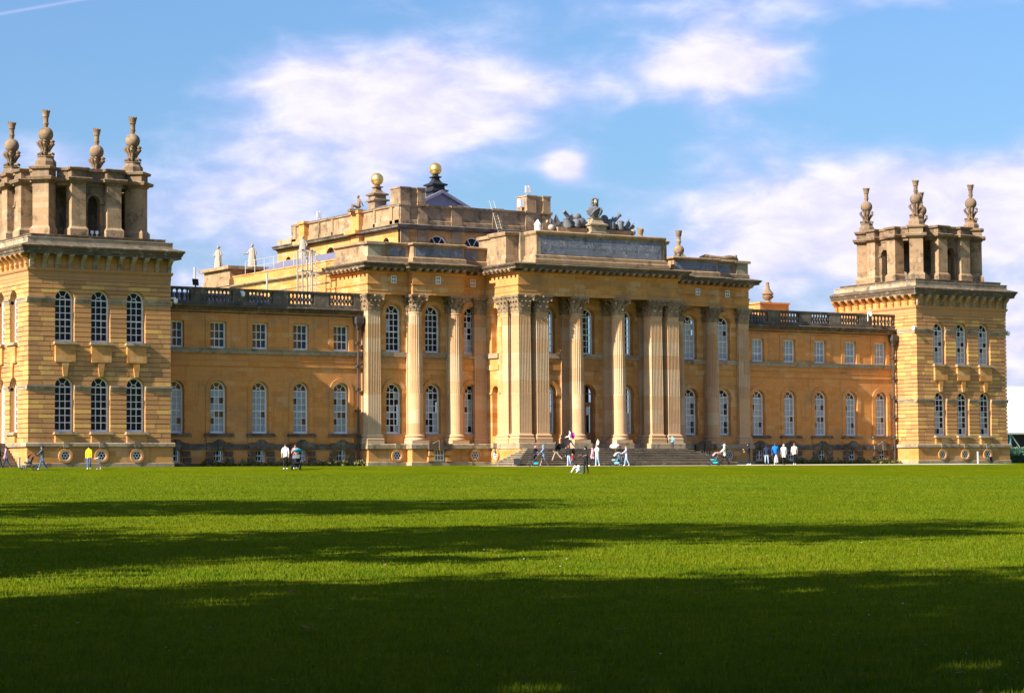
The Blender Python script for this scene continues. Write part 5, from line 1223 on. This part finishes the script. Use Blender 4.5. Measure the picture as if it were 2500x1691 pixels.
    cen = np.array([p.center[:] for p in nm.polygons]); rr = np.array([(Rd[a][0]+Rd[b][0])/2 for a, b in E])
    q = cen[:, None, :]-A[None]; tt = np.clip((q*D[None]).sum(2)/L2, 0, 1); ds = np.linalg.norm(q-tt[..., None]*D[None], axis=2)-rr[None]*.8; idx = ds.argmin(1)
    mi = []
    for n, e in enumerate(idx):
        tg = T[e]; zc = cen[n][2]
        if tg in ('legs', 'top') and bend < 40 and zc > hem and tg == 'legs': tg = 'top'
        if tg == 'top' and zc < hem and e < 3 and bend < 40: tg = 'legs'
        if tg == 'legs' and zc < .12: tg = 'shoe'
        mi.append(slots.index(tg))
    nm.polygons.foreach_set('material_index', mi); nm.polygons.foreach_set('use_smooth', [True]*len(mi))
    lo = min(v_.co.z for v_ in nm.vertices)
    o = obj('person', nm, None, (P_.x, Y, zz-lo*k), face_dir(face) if isinstance(face, str) else face); o.scale = (k, k, k)
    tag(o, label, 'person', group or 'visitors around the palace')
    hb_ = MB(); cx, cy, cz = hb[0], hb[1], hb[2]+.045
    hb_.loft([[(cx+r*math.cos(a)*.088*hs, cy+.012+r*math.sin(a)*.105*hs+(.03 if zz_ < .02 else 0), cz+zz_*hs) for a in [2*math.pi*j/14 for j in range(14)]] for r, zz_ in ((.55, -.06) if not long else (.9, -.30), (.98, -.02), (1.08, .03), (.98, .085), (.62, .125), (.15, .14))])
    hb_.build('hair' if not cap else 'cap', hair if not cap else cap, o, True)
    if cap: MB().prism([(cx-.07, cy-.06, cz+.045), (cx+.07, cy-.06, cz+.045), (cx+.05, cy-.19, cz+.03), (cx-.05, cy-.19, cz+.03)], (0, 0, .012)).build('peak', cap, o)
    ey = MB()
    for sg in (-1, 1): ey.ball((cx+sg*.032*hs, cy-.088*hs, cz+.005), .011, 6, 4)
    ey.build('eyes', 'hair_dark', o)
    return o
C_ = {k: cmat('cloth_'+k, v) for k, v in dict(black=(0.015, 0.015, 0.018), white=(0.78, 0.78, 0.78), navy=(0.02, 0.03, 0.07), blue=(0.01, 0.16, 0.62), jeans=(0.06, 0.16, 0.36), pale_jeans=(0.32, 0.45, 0.62), pink=(0.72, 0.38, 0.50), magenta=(0.75, 0.02, 0.42), red=(0.62, 0.02, 0.04), yellow=(0.80, 0.68, 0.02), teal=(0.02, 0.38, 0.46), mint=(0.55, 0.72, 0.66), khaki=(0.30, 0.24, 0.16), grey=(0.10, 0.12, 0.14), slate=(0.20, 0.25, 0.38), lavender=(0.60, 0.55, 0.72), olive=(0.09, 0.085, 0.04), cream=(0.66, 0.60, 0.52), maroon=(0.30, 0.012, 0.03), sky=(0.22, 0.55, 0.68), coral=(0.70, 0.20, 0.20), green=(0.02, 0.20, 0.12), pinkshoe=(0.6, 0.3, 0.3)).items()}
K = C_
# left of the view, by the tower
person('person in pink jumper and dark trousers walking beside the side steps', 15, 1142, -3.0, 53, 'L', K['pink'], K['navy'], K['khaki'], 'hair_brown', step=22)
person('person in dark coat cut off by the left edge', -2, 1142, -4.0, 58, 'R', K['black'], K['black'], K['black'], 'hair_dark', arms=((40, 20), (5, 10)))
person('person in blue cap, grey and green jacket and jeans pushing the maroon pushchair', 103, 1142.5, -10.5, 60, 'L', K['grey'], K['jeans'], K['white'], cap=K['navy'], step=20, arms=((45, 15), (40, 20)))
person('person in yellow top, open black jacket and jeans holding a child by the hand', 217, 1142.5, -10.5, 57, 'T', K['yellow'], K['jeans'], K['white'], 'hair_dark', step=7, arms=((5, 5), (15, 10)), slim=.92)
person('small child in white top and pink leggings beside the yellow top', 241, 1142, -10.4, 36, 'L', K['white'], K['pink'], K['white'], 'hair_brown', step=12, arms=((70, 10), (10, 10)), child=True, hem=.7)
person('person in white T-shirt and black trousers walking over the lawn', 697, 1143.5, -12.0, 62.5, 'T', K['white'], K['black'], K['white'], 'hair_brown', sleeve=False, step=12)
person('person in coral top pushing the black pushchair with a teal blanket', 721, 1143, -11.4, 60, 'T', K['coral'], K['navy'], K['white'], 'hair_brown', long=True, step=8, arms=((40, 40), (40, 40)), slim=.92)
# by the steps
person('person in dark top and pink hat leaning over the blue pushchair', 1304, 1135, -7.3, 50, 'RT', K['black'], K['black'], K['black'], cap=K['coral'], bend=18, arms=((60, 30), (50, 20)), step=5)
person('person in slate blue hooded top and dark shorts walking left', 1327, 1136, -7.8, 53, 'L', K['slate'], K['grey'], K['white'], cap=K['slate'], shorts=True, step=20, arms=((40, 20), (35, 20)))
person('person in black jacket with backpack and khaki shorts climbing the steps', 1358, 1127, -6.0, 51, 'L', K['black'], K['khaki'], K['black'], 'hair_dark', shorts=True, step=(25, -30), z=.28, arms=((-5, 10), (10, 20)))
person('person in white top and navy trousers with a magenta bag on the top step', 1392, 1092, -3.6, 47, 'L', K['white'], K['navy'], K['pinkshoe'], 'hair_brown', step=24, z=1.23, arms=((20, 60), (15, 60)))
person('person with long red hair, black top and pale jeans at the foot of the steps', 1389, 1135, -7.2, 51, 'LT', K['black'], K['pale_jeans'], K['white'], 'hair_red', long=True, step=5)
person('small child in red T-shirt and navy leggings at the foot of the steps', 1398, 1135.5, -7.8, 31, 'L', K['red'], K['navy'], K['white'], 'hair_blond', step=24, sleeve=False, child=True)
person('person all in black standing on the lawn looking down', 1430, 1156, -21.5, 66, 'LT', K['black'], K['black'], K['black'], 'hair_dark', sleeve=False, step=4, arms=((20, 70), (25, 60)))
person('person in pale pink coat and black trousers walking left', 1447, 1135, -7.6, 49.5, 'L', K['pink'], K['black'], K['white'], 'hair_brown', step=20, hem=.70, bulk=1.12)
person('person in white top and pale jeans carrying a child on the shoulders', 1458, 1135.5, -7.9, 52, 'LT', K['cream'], K['pale_jeans'], K['white'], 'hair_blond', step=6, arms=((25, 120), (20, 110)))
person('small child in white riding on the shoulders', 1460, 1094, -7.85, 27, 'LT', K['white'], K['cream'], K['white'], 'hair_blond', step=(60, 60), knee=(60, 60), z=1.12, child=True)
person('person in lavender jumper and pale jeans pushing the white pushchair', 1529, 1134, -7.4, 47.5, 'L', K['lavender'], K['pale_jeans'], K['white'], 'hair_blond', step=12, arms=((50, 20), (45, 20)))
person('person in olive top and cap under the white parasol behind the pushchair', 1515, 1131, -6.9, 48, 'T', K['olive'], K['jeans'], K['white'], cap=K['maroon'], step=6)
person('child in white top and blue leggings walking beside the white pushchair', 1511, 1135, -7.9, 34, 'L', K['white'], K['navy'], K['white'], 'hair_brown', step=20, child=True)
person('small child in pale blue top standing on the plinth of the right piers', 1642, 1092, -3.35, 31, 'T', K['sky'], K['navy'], K['black'], 'hair_blond', step=3, z=1.23, arms=((20, 120), (20, 60)), child=True)
# right, along the wing
person('person in cap, mint T-shirt and black trousers pushing the pink and teal tricycle', 1769, 1132.5, -7.5, 53.5, 'L', K['mint'], K['black'], K['black'], cap=K['cream'], sleeve=False, step=24, arms=((45, 15), (40, 15)))
person('person in black checked shirt and black trousers standing alone', 1828, 1133.5, -7.2, 54, 'L', K['black'], K['black'], K['white'], 'hair_dark', step=4, arms=((20, 90), (15, 60)))
person('person in navy jumper and pale jeans seen from behind', 1872, 1133, -6.8, 50, 'A', K['navy'], K['pale_jeans'], K['khaki'], 'hair_dark', step=8, spread=.04)
person('person in bright blue jacket carrying a white bag', 1893, 1133, -6.8, 53.5, 'A', K['blue'], K['navy'], K['white'], 'hair_brown', step=8, bulk=1.15)
person('person with grey hair in long white coat and black trousers', 1914, 1133.5, -7.0, 51, 'A', K['white'], K['black'], K['black'], 'hair_grey', step=10, hem=.66, bulk=1.08)
person('person in olive waistcoat over a white hooded top, rightmost walker', 1940, 1134, -7.2, 53, 'A', K['cream'], K['black'], K['white'], 'hair_red', step=9)
# kneeling person in white on the lawn
kp = person('person in white jacket kneeling with head bowed on the lawn', 1419, 1157, -23.0, 62, 'LT', K['white'], K['white'], K['white'], 'hair_dark', bend=78, step=(85, 80), knee=(150, 145), arms=((75, 10), (70, 10)), bulk=1.25, hem=.3)
# ---- bags, parasol, blanket
def thing1(name, mb, m, loc, rot, label, cat, smooth=True): tag(mb.build(name, m, None, smooth, loc, rot), label, cat)
p_ = onp(1398, 1063, -3.5); thing1('shoulder_bag', MB().ball((0, 0, 0), .2, 10, 8, .5, .9, 1.25), K['magenta'], (p_.x, -3.55, p_.z), 0, 'magenta bag on the back of the person on the top step', 'bag')
p_ = onp(1365, 1091, -5.9); thing1('backpack', MB().ball((0, 0, 0), .22, 10, 8, .6, .8, 1.2), K['black'], (p_.x, -5.9, p_.z), 0, 'black backpack on the person climbing the steps', 'backpack')
p_ = onp(1400, 1102, -7.1); thing1('backpack', MB().ball((0, 0, 0), .22, 10, 8, .6, .8, 1.2), K['black'], (p_.x, -7.1, p_.z), 0, 'black backpack on the red-haired person', 'backpack')
p_ = onp(1895, 1121, -7.1); thing1('carrier_bag', MB().loft([[(-.16, -.05, 0), (.16, -.05, 0), (.16, .05, 0), (-.16, .05, 0)], [(-.14, -.06, .3), (.12, -.06, .3), (.12, .06, .3), (-.14, .06, .3)], [(-.03, -.02, .62), (.03, -.02, .62), (.03, .02, .62), (-.03, .02, .62)]]), K['white'], (p_.x, -7.1, gz(-7.1)+.2), 0, 'white carrier bag held by the blue jacket', 'bag', False)
p_ = onp(1500, 1086, -7.0); q = MB().lathe([(.36, 0), (.31, .06), (.20, .12), (.08, .15), (.02, .16)], n=12); q.tube([(0, 0, .18), (0, 0, -.75)], .012, 6)
o = q.build('parasol', K['white'], None, True, (p_.x, -7.0, p_.z-.05)); o.rotation_euler = (R(10), R(-22), 0); tag(o, 'small white parasol tilted over the white pushchair', 'parasol')
p_ = onp(726, 1099, -12.1); thing1('blanket', MB().ball((0, 0, 0), .3, 12, 8, 1.35, .5, .45), K['teal'], (p_.x, -12.1, p_.z), R(20), 'teal blanket bundled over the black pushchair', 'blanket')
# ---- pushchairs
def pushchair(u, v, Y, face, cseat, chood, label, extra=None, sc_=1.0):
    P_ = onp(u, v, Y); pa = empty('pushchair', None, (P_.x, Y, gz(Y)), face_dir(face)); pa.scale = (sc_,)*3; tag(pa, label, 'pushchair', 'pushchairs')
    for sx in (-1, 1):
        MB().tube([(sx*.24, .38, 1.0), (sx*.24, .1, .62), (sx*.24, -.38, .14)], .018, 6).build('frame_tube', 'dark_metal', pa); MB().tube([(sx*.24, -.05, .55), (sx*.24, .32, .14)], .018, 6).build('frame_tube', 'dark_metal', pa)
        for y in (-.38, .32):
            wq = MB(); ring_ = [(math.cos(2*math.pi*k/16)*.13, math.sin(2*math.pi*k/16)*.13) for k in range(17)]; wq.tube([(0, a, c) for a, c in ring_], .028, 6); wq.tube([(-.02, 0, 0), (.02, 0, 0)], .03, 8)
            for k in range(4): wq.tube([(0, 0, 0), (0, .12*math.cos(k*1.57), .12*math.sin(k*1.57))], .008, 4)
            wq.build('wheel', 'dark_metal', pa, True, (sx*.27, y, .155))
    MB().tube([(-.24, .38, 1.0), (.24, .38, 1.0)], .022, 6).build('handle', 'dark_metal', pa)
    MB().loft([[(-.22, -.30, .42), (.22, -.30, .42), (.22, .12, .36), (-.22, .12, .36)], [(-.22, -.30, .50), (.22, -.30, .50), (.22, .10, .46), (-.22, .10, .46)], [(-.20, .10, .50), (.20, .10, .50), (.22, .24, .80), (-.22, .24, .80)]]).build('seat', cseat, pa)
    h = MB(); rings = []
    for k in range(6): a = R(15+26*k); rings.append([(x*.24, .20-.40*math.cos(a)*(1-.25*abs(x)), .66+.36*math.sin(a)*(1-.12*abs(x))) for x in (-1, -.6, 0, .6, 1)])
    h.loft(rings, closed=False); h.build('hood', chood, pa, True)
    MB().box(-.2, .2, -.12, .26, .16, .30).build('basket', extra or cseat, pa)
pushchair(72, 1142.5, -10.8, 'L', K['black'], K['maroon'], 'black pushchair with maroon hood below the left tower')
pushchair(723, 1144, -12.8, 'T', K['black'], K['grey'], 'black pushchair on the lawn before the left wing')
pushchair(1307, 1135.5, -8.2, 'L', K['black'], K['navy'], 'dark pushchair with bright blue bag at the left end of the steps', K['teal'])
pushchair(1504, 1134.5, -8.0, 'L', K['sky'], K['white'], 'pale pushchair with white hood near the middle of the steps')
pushchair(1745, 1132, -7.9, 'L', K['teal'], K['pink'], 'pink and teal tricycle pushchair near the right end of the steps')
